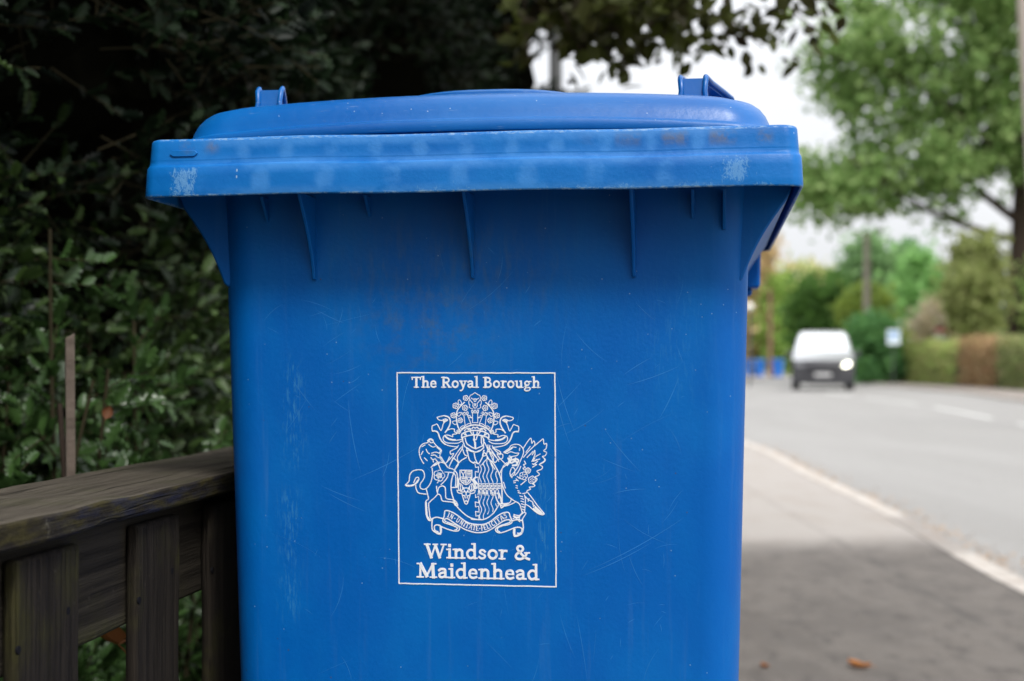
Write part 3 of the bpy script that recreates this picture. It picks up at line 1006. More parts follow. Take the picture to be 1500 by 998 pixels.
# shield outline, engrailed division, waves, bridge
draw(cr_, [[(790, 5), (720, 50), (670, 120), (640, 200), (620, 270), (615, 350), (622, 410), (640, 470), (680, 560), (760, 640), (830, 685), (900, 703), (950, 703)]], oC, sC, 1.7)
draw(cr_, [[(0, 703), (60, 706), (150, 700), (240, 640), (290, 570), (310, 530)], [(180, 10), (245, 60), (300, 150), (335, 240), (350, 320)]], oD, sD, 1.7)
draw(cr_, [[(420, 60), (430, 120), (480, 110), (475, 200), (425, 190), (425, 300), (470, 285), (480, 380)]], oF, sF, 1.2, False)
draw(cr_, [[(425, 590), (425, 640), (480, 620), (480, 730), (420, 715), (425, 800), (480, 790), (485, 890), (425, 880), (430, 960), (480, 950), (480, 1020)]], oF, sF, 1.2, False)
for x0, ya, yb, y2, y3 in ((510, 70, 385, 590, 1010), (575, 50, 385, 500, 1010), (640, 0, 385, 600, 935), (710, 35, 385, 500, 890), (790, 180, 385, 740, 810)):
    for a_, b2 in ((ya, yb), (y2, y3)):
        P = []
        for k in range(int((b2 - a_) / 18) + 1):
            y = a_ + 18 * k
            if x0 == 790 and a_ < 500:
                x = x0 - 14 * math.sin((y - 180) / 34)
            else:
                x = x0 + 18 * math.sin((y - 90) / 238 * 2 * math.pi + (0 if a_ < 450 else math.pi * .15))
            P.append((x, y))
        draw(cr_, [P], oF, sF, 1.15)
draw(cr_, [[(455, 400), (870, 396)], [(455, 426), (870, 424)], [(440, 452), (870, 450)], [(480, 400), (480, 560)], [(480, 480), (860, 478)]], oF, sF, 1.1, False)
for x in range(470, 860, 66):
    draw(cr_, [[(x, 398), (x, 424)], [(x + 33, 426), (x + 33, 450)], [(x + 15, 452), (x + 15, 478)]], oF, sF, 1.0, False)
for x in (520, 590, 660, 730, 800):
    draw(cr_, [[(x - 25, 575), (x - 25, 520), (x, 492), (x + 22, 520), (x + 26, 575)]], oF, sF, 1.2)
for x in (500, 610, 740):
    draw(cr_, [[(x - 30, 545), (x + 28, 545)], [(x - 34, 570), (x + 32, 570)], [(x - 38, 592), (x + 38, 592)]], oF, sF, 1.0, False)
draw(cr_, [[(770, 600), (800, 690), (850, 760), (870, 810), (895, 800), (915, 765), (1000, 760)], [(830, 560), (860, 640), (870, 730)], [(880, 400), (882, 560), (885, 720), (900, 745), (1000, 730)], [(820, 540), (830, 640)], [(800, 560), (830, 580)]], oF, sF, 1.9, False)
draw(cr_, [[(435, 290), (400, 320), (430, 370), (455, 400)], [(380, 330), (420, 400), (410, 470)], [(450, 470), (430, 480)]], oF, sF, 2.6)
# small escutcheon with quarters over a hart's face
draw(cr_, [[(158, 170), (365, 170), (362, 300), (340, 370), (300, 405), (262, 418), (225, 405), (180, 370), (160, 300), (158, 170)], [(160, 288), (362, 288)], [(262, 172), (262, 410)]], oF, sF, 1.4, False)
draw(cr_, [[(180, 190), (215, 250), (245, 190)], [(215, 250), (215, 275)], [(285, 195), (345, 195)], [(285, 222), (345, 222)], [(285, 250), (345, 250)], [(195, 315), (240, 315)], [(195, 345), (245, 345)], [(210, 372), (250, 372)], [(282, 310), (310, 360), (340, 312)], [(300, 360), (290, 385)]], oF, sF, 1.5, False)
draw(cr_, [[(105, 520), (150, 520), (190, 545), (250, 540)], [(105, 520), (125, 560), (190, 570)], [(190, 570), (200, 620), (220, 680), (240, 740), (260, 755)], [(215, 470), (225, 505), (245, 540), (260, 560), (260, 600)], [(225, 480), (260, 475)],
           [(130, 450), (130, 490), (150, 520)], [(165, 430), (165, 500), (185, 520)], [(195, 430), (205, 480), (190, 520)], [(130, 450), (150, 405), (180, 415)], [(200, 610), (235, 610), (245, 650)], [(240, 715), (262, 690)]], oF, sF, 1.5, True, 660 + 262 / 11.74)
draw(cr_, [[(340, 300), (395, 380), (420, 470), (395, 500)], [(150, 310), (120, 400), (130, 460)]], oF, sF, 1.6)
# lion body
draw(cr_, [[(400, 130), (405, 200), (385, 290), (340, 355), (300, 370), (265, 355), (265, 310), (305, 250), (312, 200), (290, 155), (240, 150), (180, 165), (145, 210), (135, 280), (95, 325), (130, 338), (190, 325), (240, 280), (245, 240), (215, 242), (190, 295)],
           [(210, 310), (215, 360), (240, 410), (300, 422), (330, 425)], [(330, 360), (350, 440), (355, 480), (325, 510), (325, 600), (330, 660), (355, 720), (387, 720), (372, 680), (365, 620), (358, 540), (375, 510), (430, 460), (465, 425), (495, 440), (512, 495), (560, 505), (635, 515), (665, 550), (690, 545), (670, 505), (640, 485), (560, 470), (552, 400), (545, 345), (510, 330), (475, 350), (460, 400)],
           [(450, 335), (452, 380), (465, 425)], [(500, 315), (550, 265), (575, 225), (587, 180)], [(390, 120), (430, 80), (480, 60), (540, 75), (580, 120), (640, 140), (680, 180), (690, 230), (705, 300), (682, 345), (665, 330), (670, 280), (665, 210), (630, 178), (540, 172)],
           [(470, 80), (500, 152)], [(480, 265), (460, 295)], [(500, 0), (545, 70), (575, 115)], [(600, 0), (570, 60)], [(595, 110), (640, 10)], [(625, 345), (680, 345)], [(655, 20), (700, 70), (670, 130)]], oC, sC, 1.5)
draw(cr_, [[(95, 325), (150, 330), (205, 310), (235, 270)], [(330, 520), (335, 600), (340, 670), (370, 715)], [(640, 500), (672, 532)], [(690, 240), (690, 300), (680, 335)], [(420, 100), (480, 70)]], oC, sC, 2.2)
flower(480, 212, 62, oC, sC, 1.3, None, 5)
flower(480, 212, 28, oC, sC, 1.2, None, 5, .4)
# swan supporter
draw(cr_, [[(400, 850), (430, 830), (470, 800), (490, 770), (540, 755), (590, 762), (630, 800), (640, 860), (600, 960), (565, 1040), (520, 1100), (480, 1140)], [(400, 852), (440, 866), (485, 845), (540, 862), (582, 862), (562, 890), (510, 902), (478, 912), (460, 960), (425, 1010), (380, 1050), (350, 1110)],
           [(490, 800), (510, 788), (550, 792)], [(595, 800), (590, 830)], [(640, 800), (690, 722), (730, 680), (742, 740), (765, 712), (776, 762), (700, 840), (640, 912)], [(776, 770), (860, 700), (880, 690), (890, 750), (920, 742), (915, 800), (885, 832), (920, 850), (902, 890), (870, 902), (905, 940), (882, 970), (830, 1000)],
           [(722, 780), (670, 850)], [(758, 838), (682, 915)], [(775, 825), (778, 880), (742, 962)], [(842, 870), (790, 900)], [(838, 930), (780, 952)], [(780, 830), (745, 880)], [(800, 1000), (750, 1030)], [(810, 960), (760, 1000)]], oB, sB, 1.3)
draw(cr_, [[(410, 855), (450, 835), (480, 815), (500, 800)], [(470, 900), (490, 920), (480, 960), (440, 1010)], [(540, 925), (580, 950), (560, 985)]], oB, sB, 2.4)
draw(cr_, [[(400, 60), (358, 110), (342, 180), (345, 260), (358, 330), (400, 420), (470, 480), (540, 520), (565, 590), (575, 630)], [(460, 228), (438, 180), (460, 115), (492, 130), (490, 180), (465, 212)], [(450, 460), (442, 500), (400, 525), (350, 525), (300, 520)], [(340, 540), (370, 550), (440, 530), (500, 500)],
           [(480, 640), (510, 650), (545, 650), (580, 610)], [(470, 690), (500, 680), (545, 722), (540, 670), (590, 620), (615, 625), (595, 660), (570, 700)], [(600, 420), (610, 480), (600, 610)],
           [(830, 10), (820, 40), (770, 75), (802, 100), (790, 130), (740, 150), (767, 180), (755, 200), (720, 215), (742, 240), (722, 270), (690, 290), (717, 310), (700, 325), (655, 332), (667, 355), (632, 370), (620, 395), (580, 405)],
           [(635, 390), (690, 460), (740, 530), (790, 590), (820, 630), (790, 640), (740, 620), (690, 580), (650, 545), (610, 525)], [(612, 440), (640, 470), (690, 500), (700, 550)], [(650, 460), (640, 490)], [(690, 520), (790, 610)],
           [(600, 40), (615, 70), (590, 80), (610, 110), (585, 120), (600, 140)], [(720, 0), (700, 40), (740, 20)], [(365, 280), (385, 345)], [(690, 70), (735, 75)], [(560, 305), (620, 255)], [(560, 100), (530, 160), (495, 200)]], oD, sD, 1.35)
draw(cr_, [[(480, 265), (520, 255)], [(482, 285), (500, 280)], [(505, 315), (520, 320)], [(505, 340), (522, 345)], [(525, 372), (540, 378)], [(530, 395), (560, 402)], [(548, 432), (580, 440)], [(560, 460), (590, 470)], [(560, 490), (595, 500)], [(565, 520), (595, 530)], [(570, 550), (600, 560)], [(575, 580), (598, 590)], [(520, 215), (548, 235)], [(505, 240), (530, 262)]], oD, sD, 1.3, False)
draw(cr_, [[(720, 560), (770, 610), (808, 632)], [(700, 575), (750, 612), (800, 636)], [(480, 660), (505, 675), (540, 670)], [(420, 10), (450, 60), (500, 40), (520, 80), (470, 90)], [(440, 30), (500, 20)]], oD, sD, 2.8)
flower(590, 205, 44, oD, sD, 1.2, None, 5); flower(685, 250, 42, oD, sD, 1.2, None, 5, .5)
flower(640, 145, 30, oD, sD, 1.2, None, 5, .5)
# motto ribbon
draw(cr_, [[(95, 290), (120, 220), (130, 140), (150, 118), (210, 122), (300, 160), (400, 225), (500, 300), (600, 345), (700, 362), (800, 365), (880, 350), (980, 300), (1080, 220), (1180, 155), (1260, 132), (1315, 140), (1335, 200), (1370, 290), (1355, 330), (1290, 360), (1180, 380)],
           [(95, 290), (110, 335), (200, 365), (300, 400), (360, 430), (345, 465), (320, 470)], [(130, 280), (160, 262), (210, 280), (300, 340), (400, 400), (500, 455), (600, 490), (700, 512), (800, 510), (900, 490), (1000, 440), (1100, 370), (1200, 300), (1280, 268), (1335, 275), (1330, 315), (1270, 340), (1180, 370), (1120, 400), (1070, 440), (1085, 490), (1150, 510), (1260, 480), (1400, 420), (1470, 400)],
           [(130, 280), (140, 315), (250, 355), (350, 385), (400, 430), (385, 480), (320, 492), (200, 465), (80, 420), (0, 385)], [(1180, 385), (1110, 420), (1105, 470), (1140, 490)], [(1375, 290), (1430, 270), (1490, 262)]], oG, sG, 1.7)
draw(cr_, [[(387, 712), (440, 686), (500, 695), (530, 702)], [(400, 700), (393, 790), (410, 842), (490, 877), (497, 790), (450, 772), (422, 790), (428, 832), (462, 850)]], oC, sC, 1.7)
draw(cr_, [[(455, 712), (520, 700), (575, 712)], [(575, 700), (585, 790), (562, 860), (485, 888), (480, 802), (540, 785), (575, 812), (552, 850), (520, 852)]], oD, sD, 1.7)
draw(cr_, [[(420, 845), (488, 868), (490, 800)]], oC, sC, 2.4); draw(cr_, [[(572, 800), (560, 852), (492, 880), (488, 810)]], oD, sD, 2.4)
cr_.build('crest_emblem', M['print'], bin_, smooth=0)

# lettering: each glyph is a few strokes (x right, y up, cap height 1, x-height .66)
def arc(cx, cy, rx, ry, a0, a1, n=12):
    return [(cx + rx * math.cos(R(a0 + (a1 - a0) * i / n)), cy + ry * math.sin(R(a0 + (a1 - a0) * i / n))) for i in range(n + 1)]


SF = .10   # serif weight
ST = .20   # stem weight
GL = {
    'T': (.80, [([(.40, .05), (.40, .95)], ST), ([(.03, .95), (.77, .95)], .12), ([(.06, .95), (.06, .76)], SF), ([(.74, .95), (.74, .76)], SF), ([(.22, .05), (.58, .05)], SF)]),
    'R': (.86, [([(.22, .05), (.22, .95)], ST), ([(.05, .95), (.3, .95)], SF), ([(.05, .05), (.40, .05)], SF), ([(.22, .93), (.42, .93)] + arc(.44, .71, .22, .22, 90, -90, 8) + [(.24, .47)], .15), ([(.42, .48), (.56, .30), (.70, .07)], .18), ([(.62, .05), (.86, .05)], SF)]),
    'B': (.80, [([(.22, .05), (.22, .95)], ST), ([(.05, .95), (.3, .95)], SF), ([(.05, .05), (.3, .05)], SF), ([(.22, .94), (.40, .94)] + arc(.41, .73, .19, .20, 90, -90, 8) + [(.24, .53)], .15), ([(.30, .52), (.42, .52)] + arc(.43, .29, .24, .23, 90, -90, 8) + [(.22, .06)], .16)]),
    'W': (1.24, [([(.14, .93), (.38, .06)], .20), ([(.38, .06), (.62, .90)], .12), ([(.62, .90), (.86, .06)], .19), ([(.86, .06), (1.10, .93)], .12), ([(.0, .95), (.32, .95)], SF), ([(.50, .95), (.74, .95)], SF), ([(.96, .95), (1.24, .95)], SF)]),
    'M': (1.18, [([(.22, .05), (.24, .93)], .14), ([(.24, .93), (.58, .12)], .22), ([(.58, .12), (.92, .93)], .14), ([(.92, .93), (.96, .05)], .21), ([(.06, .95), (.28, .95)], SF), ([(.90, .95), (1.10, .95)], SF), ([(.05, .05), (.40, .05)], SF), ([(.78, .05), (1.14, .05)], SF)]),
    'h': (.72, [([(.19, .05), (.19, 1.02)], .18), ([(.04, 1.02), (.2, 1.02)], SF), ([(.04, .05), (.34, .05)], SF), ([(.20, .46), (.30, .58), (.42, .61), (.52, .54), (.54, .42), (.54, .05)], .17), ([(.42, .05), (.70, .05)], SF)]),
    'n': (.72, [([(.19, .05), (.19, .62)], .18), ([(.04, .62), (.2, .62)], SF), ([(.04, .05), (.34, .05)], SF), ([(.20, .46), (.30, .58), (.42, .61), (.52, .54), (.54, .42), (.54, .05)], .17), ([(.42, .05), (.70, .05)], SF)]),
    'r': (.52, [([(.19, .05), (.19, .62)], .18), ([(.04, .62), (.2, .62)], SF), ([(.04, .05), (.36, .05)], SF), ([(.21, .42), (.30, .58), (.46, .58)], .15)]),
    'i': (.36, [([(.19, .05), (.19, .62)], .18), ([(.04, .62), (.2, .62)], SF), ([(.04, .05), (.34, .05)], SF), ([(.19, .86), (.19, .92)], .20)]),
    'l': (.36, [([(.19, .05), (.19, 1.02)], .18), ([(.04, 1.02), (.2, 1.02)], SF), ([(.04, .05), (.34, .05)], SF)]),
    'd': (.70, [([(.53, .05), (.53, 1.02)], .17), ([(.38, 1.02), (.53, 1.02)], SF), ([(.53, .05), (.68, .05)], SF), ([(.52, .52), (.40, .61), (.25, .60), (.13, .46), (.12, .28), (.20, .10), (.34, .05), (.52, .16)], .16)]),
    'a': (.62, [([(.10, .52), (.22, .61), (.38, .59), (.44, .48), (.44, .08)], .16), ([(.44, .38), (.26, .35), (.12, .26), (.13, .11), (.26, .05), (.42, .14)], .15), ([(.44, .06), (.60, .06)], SF)]),
    'e': (.60, [([(.15, .35), (.49, .35)], .10), ([(.49, .35), (.46, .53), (.32, .61), (.17, .54), (.11, .34), (.16, .13), (.32, .05), (.50, .12)], .155)]),
    'o': (.66, [(arc(.33, .33, .22, .28, 0, 360, 20), .17)]),
    's': (.52, [([(.42, .50), (.32, .61), (.18, .59), (.13, .47), (.22, .37), (.36, .30), (.42, .19), (.34, .07), (.20, .05), (.09, .14)], .145)]),
    'u': (.72, [([(.17, .62), (.17, .22), (.24, .08), (.36, .05), (.50, .16)], .17), ([(.52, .62), (.52, .05)], .17), ([(.03, .62), (.17, .62)], SF), ([(.40, .62), (.52, .62)], SF), ([(.52, .05), (.68, .05)], SF)]),
    'y': (.64, [([(.14, .60), (.33, .08)], .18), ([(.52, .60), (.30, -.08), (.20, -.24), (.08, -.26)], .13), ([(.02, .62), (.28, .62)], SF), ([(.40, .62), (.64, .62)], SF)]),
    'g': (.66, [(arc(.28, .42, .17, .18, 0, 360, 16), .14), ([(.42, .54), (.50, .60), (.62, .58)], .11), ([(.17, .24), (.13, .12), (.30, .05), (.48, .02), (.54, -.10), (.42, -.24), (.20, -.26), (.08, -.16), (.14, -.03), (.30, .03)], .12)]),
    '&': (.92, [([(.88, .48), (.62, .48)], SF), ([(.74, .46), (.62, .22), (.42, .06), (.20, .07), (.11, .24), (.20, .42), (.40, .56), (.52, .72), (.46, .90), (.32, .94), (.21, .84), (.24, .66), (.44, .38), (.66, .14), (.86, .05)], .16)]),
    ' ': (.34, []),
    'I': (.42, [([(.21, .05), (.21, .95)], .2), ([(.06, .95), (.36, .95)], SF), ([(.06, .05), (.36, .05)], SF)]),
    'N': (.84, [([(.2, .05), (.2, .95)], .15), ([(.2, .95), (.66, .05)], .2), ([(.66, .05), (.66, .95)], .15)]),
    'U': (.80, [([(.18, .95), (.18, .3), (.26, .1), (.42, .05), (.58, .12), (.64, .3), (.64, .95)], .18)]),
    'A': (.80, [([(.1, .03), (.4, .95), (.7, .03)], .17), ([(.22, .35), (.58, .35)], .11)]),
    'E': (.70, [([(.18, .05), (.18, .95)], .2), ([(.12, .94), (.62, .94)], .13), ([(.12, .5), (.5, .5)], .12), ([(.12, .06), (.64, .06)], .13)]),
    'F': (.66, [([(.18, .05), (.18, .95)], .2), ([(.12, .94), (.6, .94)], .13), ([(.12, .5), (.5, .5)], .12)]),
    'L': (.64, [([(.18, .05), (.18, .95)], .2), ([(.12, .06), (.6, .06)], .13)]),
    'C': (.72, [(arc(.42, .5, .26, .44, 50, 310, 12), .17)]),
    'S': (.60, [([(.5, .78), (.38, .93), (.2, .9), (.14, .72), (.28, .56), (.44, .42), (.48, .22), (.36, .07), (.18, .07), (.08, .22)], .15)]),
    '.': (.5, [([(.22, .42), (.28, .48)], .22)]),
}


def text(mb, s, x0, x1, base, cap, thick=1.0, path=None):
    adv = sum(GL[c][0] for c in s)
    k = (x1 - x0) / adv
    pen = x0
    for c in s:
        w, strokes = GL[c]
        for P, sw in strokes:
            Q = []
            if len(P) > 2: P = smoothline(P, sub=3)
            for p in P:
                X, Y = pen + p[0] * k, p[1] * cap
                if path:
                    mid = pen + w * k / 2
                    by, sl = path(mid)
                    dx = X - mid
                    Q.append((mid + dx * math.cos(sl) + Y * math.sin(sl), by + dx * math.sin(sl) - Y * math.cos(sl)))
                else:
                    Q.append((X, base - Y))
            stroke(mb, Q, sw * cap * thick * 1.14, .0003 + hrng.random() * .0003)
        pen += w * k


tx = MB(); text(tx, 'The Royal Borough', 602.5, 792, 568.3, 15.8, .98)
tx.build('crest_heading', M['print'], bin_, smooth=0)
tx = MB(); text(tx, 'Windsor &', 620, 776, 820.0, 21.5, 1.0); text(tx, 'Maidenhead', 607.5, 789, 849.3, 22.0, 1.0)
tx.build('crest_town_names', M['print'], bin_, smooth=0)
# the motto follows the ribbon
mpx = np.array([165, 230, 320, 400, 500, 600, 700, 780, 860, 950, 1050, 1150, 1230, 1300]) / 12.5 + 640
mpy = np.array([232, 258, 305, 358, 415, 455, 475, 478, 468, 438, 378, 308, 258, 222]) / 12.5 + 740


def motto_path(x):
    y = float(np.interp(x, mpx, mpy)); y2 = float(np.interp(x + .8, mpx, mpy)); y1 = float(np.interp(x - .8, mpx, mpy))
    return y, math.atan2(y2 - y1, 1.6)


tx = MB(); text(tx, 'IN.UNITATE.FELICITAS', 653.5, 743.6, 0, 7.4, .85, motto_path)
tx.build('crest_motto', M['print'], bin_, smooth=0)

# ================================================================== FENCE
FA = math.atan2(.9898, .1425)
fence = empty('picket_fence', (-.5, 0, 0), FA, 'low weathered dark wooden picket fence with flat top rail, left of the blue bin', 'fence')


def plank(name, x0, x1, y0, y1, z0, z1, mat, seed, parent=fence, nseg=1, axis=0, bev=.003):
    q = random.Random(seed)
    mb = MB()
    if axis == 0:
        secs = []
        for i in range(nseg + 1):
            x = x0 + (x1 - x0) * i / nseg
            a, b_, c, d = (q.gauss(0, .0008) for _ in range(4))
            secs.append([(x, y0 + a, z0 + c), (x, y1 + b_, z0 + c), (x, y1 + b_, z1 + d), (x, y0 + a, z1 + d)])
    else:
        secs = []
        for i in range(nseg + 1):
            z = z0 + (z1 - z0) * i / nseg
            a, b_, c = (q.gauss(0, .0007) for _ in range(3))
            secs.append([(x0 + a, y0 + c, z), (x1 + b_, y0 + c, z), (x1 + b_, y1 + c, z), (x0 + a, y1 + c, z)])
    mb.loft(secs)
    return mb.build(name, mat, parent, smooth=25, bevel=bev)


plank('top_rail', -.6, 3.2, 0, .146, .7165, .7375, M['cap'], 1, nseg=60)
plank('backing_rail', -.6, 3.2, .0235, .050, .618, .7155, M['wood'], 2, nseg=40)
plank('lower_rail', -.6, 3.2, .0235, .050, .16, .25, M['wood'], 3, nseg=20)
pk = [(1.028, 1.152), (1.248, 1.368), (1.433, 1.555), (.835, .945), (.63, .752), (.43, .55), (1.64, 1.76), (1.85, 1.97), (2.06, 2.18)]
for i, (a, b_) in enumerate(pk):
    p = plank('picket', a + .018, b_, .011, .023, .04, .7065 + (.0 if i else -.001), M['picket'], 20 + i, nseg=14, axis=1, bev=.004)
    for nx, nz in ((a + .022, .640), (b_ - .022, .655)):
        nb = MB(); nb.tube([(nx, .0118, nz), (nx, .0104, nz)], [.0036, .0032], 10)
        nb.build('nail_head', M['nail'], p, smooth=40)
for x in (.20, 2.5):
    plank('fence_post', x, x + .09, .064, .14, -.05, .715, M['wood'], 50, nseg=6, axis=1)

# ================================================================== FOLIAGE
def rot_frames(n, up=None, spread=1.0):
    """random orthonormal frames whose third axis leans towards 'up'"""
    z = rng.normal(size=(n, 3))
    if up is not None: z = z * spread + np.asarray(up)
    z /= np.linalg.norm(z, axis=1)[:, None]
    a = rng.normal(size=(n, 3))
    x = np.cross(a, z); x /= np.linalg.norm(x, axis=1)[:, None]
    y = np.cross(z, x)
    return np.stack([x, y, z], 2)


def scatter_leaves(P, size, tmplV, tmplF, up=None, spread=1.0, frames=None):
    n = len(P)
    Rf = rot_frames(n, up, spread) if frames is None else frames
    sz = size * rng.uniform(.65, 1.25, n)
    V = np.einsum('nij,kj->nki', Rf, tmplV) * sz[:, None, None] + P[:, None, :]
    F = tmplF[None] + (np.arange(n) * len(tmplV))[:, None, None]
    return V.reshape(-1, 3), F.reshape(-1, tmplF.shape[1])


def holly_leaf():
    # spiny outline, folded along the midrib, spines alternately lifted; length 1
    mid = [(0, y, -.02 - .10 * (y - .5) ** 2 * 4 * .5) for y in (0, .25, .5, .75, 1.0)]
    V = list(mid)
    sides = []
    for s in (-1, 1):
        e = []
        for (x, y, z) in ((.15, .06, .03), (.25, .17, .14), (.16, .26, .02), (.30, .40, .16), (.18, .50, .03), (.28, .64, .15), (.15, .73, .03), (.18, .86, .12)):
            e.append(len(V)); V.append((s * x, y, z))
        sides.append(e)
    F = []
    for s, e in zip((-1, 1), sides):
        # triangles between midrib and edge
        seq = [(0, e[0], 1), (e[0], e[1], 1), (e[1], e[2], 1), (1, e[2], 2), (e[2], e[3], 2), (e[3], e[4], 2), (2, e[4], 3), (e[4], e[5], 3), (e[5], e[6], 3), (3, e[6], 4), (e[6], e[7], 4)]
        F += [t if s > 0 else (t[0], t[2], t[1]) for t in seq]
    return np.array(V, float), np.array(F)


def oval_leaf(w=.32):
    V = [(0, 0, 0), (w * .8, .28, .05), (w, .55, .06), (w * .55, .85, .02), (0, 1.08, -.05), (-w * .55, .85, .02), (-w, .55, .06), (-w * .8, .28, .05), (0, .55, 0)]
    F = [(0, 1, 8), (1, 2, 8), (2, 3, 8), (3, 4, 8), (4, 5, 8), (5, 6, 8), (6, 7, 8), (7, 0, 8)]
    return np.array(V, float), np.array(F)


def quad_leaf(w=.6):
    V = [(-w / 2, -.35, 0), (w / 2, -.35, .05), (w / 2, .35, -.05), (-w / 2, .35, .05)]
    return np.array(V, float), np.array([(0, 1, 2, 3)])


HV, HF = holly_leaf()
OV, OF_ = oval_leaf()
QV, QF = quad_leaf()
M['holly'] = leafmat('dark_holly_leaf', [(0.003, 0.006, 0.0045), (0.006, 0.013, 0.007), (0.011, 0.024, 0.011), (0.004, 0.010, 0.007), (0.016, 0.032, 0.012)], .45, .15, .14)  # upper hedge leaves: canopy shade put into the colour
M['hollylow'] = leafmat('lit_glossy_holly_leaf', [(0.012, 0.024, 0.012), (0.024, 0.052, 0.018), (0.042, 0.085, 0.024), (0.018, 0.040, 0.020), (0.065, 0.115, 0.028)], .42, .3, .34)  # same hedge leaf lower down, brighter copy without the painted shade
M['hollynear'] = leafmat('young_holly_leaf', [(0.035, 0.075, 0.022), (0.075, 0.15, 0.028), (0.05, 0.10, 0.032), (0.14, 0.22, 0.038), (0.055, 0.115, 0.030)], .32, .4, .55)
M['twig'] = simple('green_brown_twig', (0.030, 0.026, 0.014), .9, var=.4, scale=30, spec=.1)
M['bark'] = simple('brown_bark', (0.05, 0.036, 0.028), .9, var=.4, scale=12, bump=.6, spec=.15)
M['core'] = simple('shaded_inner_core', (0.003, 0.003, 0.002), 1, var=.5, scale=25, spec=0)  # near black: the hedge's inner shade is put into this colour
M['greystake'] = simple('weathered_grey_stake_wood', (0.11, 0.085, 0.068), .85, var=.35, scale=40, bump=.5)


def fr(u, Y, z):    # fence frame -> world, arrays allowed
    c, s = math.cos(FA), math.sin(FA)
    return np.stack([-.5 + u * c - Y * s, u * s + Y * c, z], -1)


def noise3(P, f, seed):
    """cheap smooth pseudo noise in 0..1"""
    q = np.random.default_rng(seed)
    v = 0
    for k in range(5):
        d = q.normal(size=3); d *= f * (1 + .35 * k) / np.linalg.norm(d)
        v = v + np.sin(P @ d + q.uniform(0, 6.28))
    return .5 + v / 7


def sprigs(U, Yf, Z, n_leaf, size, out_dir):
    """leaf positions+frames for sprigs that stick out of the hedge face"""
    base = fr(U, Yf, Z)
    n = len(base)
    d = rng.normal(size=(n, 3)) * .55 + out_dir
    d /= np.linalg.norm(d, axis=1)[:, None]
    Ps, Fr = [], []
    for k in range(n_leaf):
        t = (k + .3) / n_leaf
        p = base + d * (t * size * 2.6)[..., None] if isinstance(t, np.ndarray) else base + d * t * size * 2.6
        r = rng.normal(size=(n, 3))
        side = np.cross(d, r); side /= np.linalg.norm(side, axis=1)[:, None]
        y = side * (1.1 - .6 * t) + d * (.45 + .6 * t)          # leaf axis
        y /= np.linalg.norm(y, axis=1)[:, None]
        z = d * (1 - t * .5) + np.array([0, 0, .5]) - side * .2
        z = z - y * np.sum(z * y, 1)[:, None]; z /= np.linalg.norm(z, axis=1)[:, None]
        x = np.cross(y, z)
        Ps.append(p); Fr.append(np.stack([x, y, z], 2))
    tw = (base - d * .05, base + d * size * 2.4)
    return np.concatenate(Ps), np.concatenate(Fr), tw


OUT = fr(0, -1, 0.0) - fr(0, 0, 0.0)       # from the hedge towards the pavement
OUT = np.array([OUT[0], OUT[1], .25])


def twig_mesh(name, tws, r, mat, parent):
    V, F = [], []
    n = 0
    for a, b_ in tws:
        m_ = len(a)
        d = b_ - a; d /= np.linalg.norm(d, axis=1)[:, None]
        x = np.cross(d, rng.normal(size=(m_, 3))); x /= np.linalg.norm(x, axis=1)[:, None]
        y = np.cross(d, x)
        for p, rad in ((a, r), (b_, r * .6)):
            for k in range(3):
                V.append(p + (x * math.cos(2.094 * k) + y * math.sin(2.094 * k)) * rad)
        for k in range(3):
            j = (k + 1) % 3
            idx = np.arange(m_)
            F.append(np.stack([n + k * m_ + idx, n + j * m_ + idx, n + (3 + j) * m_ + idx, n + (3 + k) * m_ + idx], 1))
        n += 6 * m_
    return np_mesh(name, np.concatenate(V), np.concatenate(F), mat, parent)


# tall dark holly hedge behind the fence
hedge = empty('holly_hedge', tuple(fr(4.5, 1.2, 0)), FA, 'tall dark glossy holly hedge filling the left side behind the wooden fence', 'hedge')
hedge_inv = hedge.matrix_basis.inverted()
HI = np.array(hedge_inv)


def to_local(V, Hm): return V @ Hm[:3, :3].T + Hm[:3, 3]


def face_Y(U, Z):
    P = np.stack([U, Z, U * 0], 1)
    return .62 + (noise3(P, 2.2, 1) - .5) * .70 + (noise3(P, 6.0, 2) - .5) * .28 - .25 * np.clip(1.1 - Z, 0, 1)


n = 21000
U = rng.uniform(1.2, 7.6, n); Z = rng.uniform(.05, 4.2, n) ** 1.0
keep = noise3(np.stack([U, Z, U * 0], 1), 5.5, 9) + rng.normal(0, .10, n) > .44
lowm = (Z < 1.25)
keep |= lowm & (rng.random(n) < .75)
U, Z = U[keep], Z[keep]
Yf = face_Y(U, Z) + np.abs(rng.normal(0, .13, len(U)))
P, Fr_, tw = sprigs(U, Yf, Z, 6, .038, OUT)
V, F = scatter_leaves(P, .037, HV, HF, frames=Fr_)
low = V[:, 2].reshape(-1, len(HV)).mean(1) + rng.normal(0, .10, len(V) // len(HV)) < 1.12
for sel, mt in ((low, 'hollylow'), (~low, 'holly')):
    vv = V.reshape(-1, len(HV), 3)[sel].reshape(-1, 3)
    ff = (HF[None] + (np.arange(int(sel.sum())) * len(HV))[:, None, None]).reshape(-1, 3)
    np_mesh('lower_foliage' if mt == 'hollylow' else 'foliage', to_local(vv, HI), ff, M[mt], hedge)
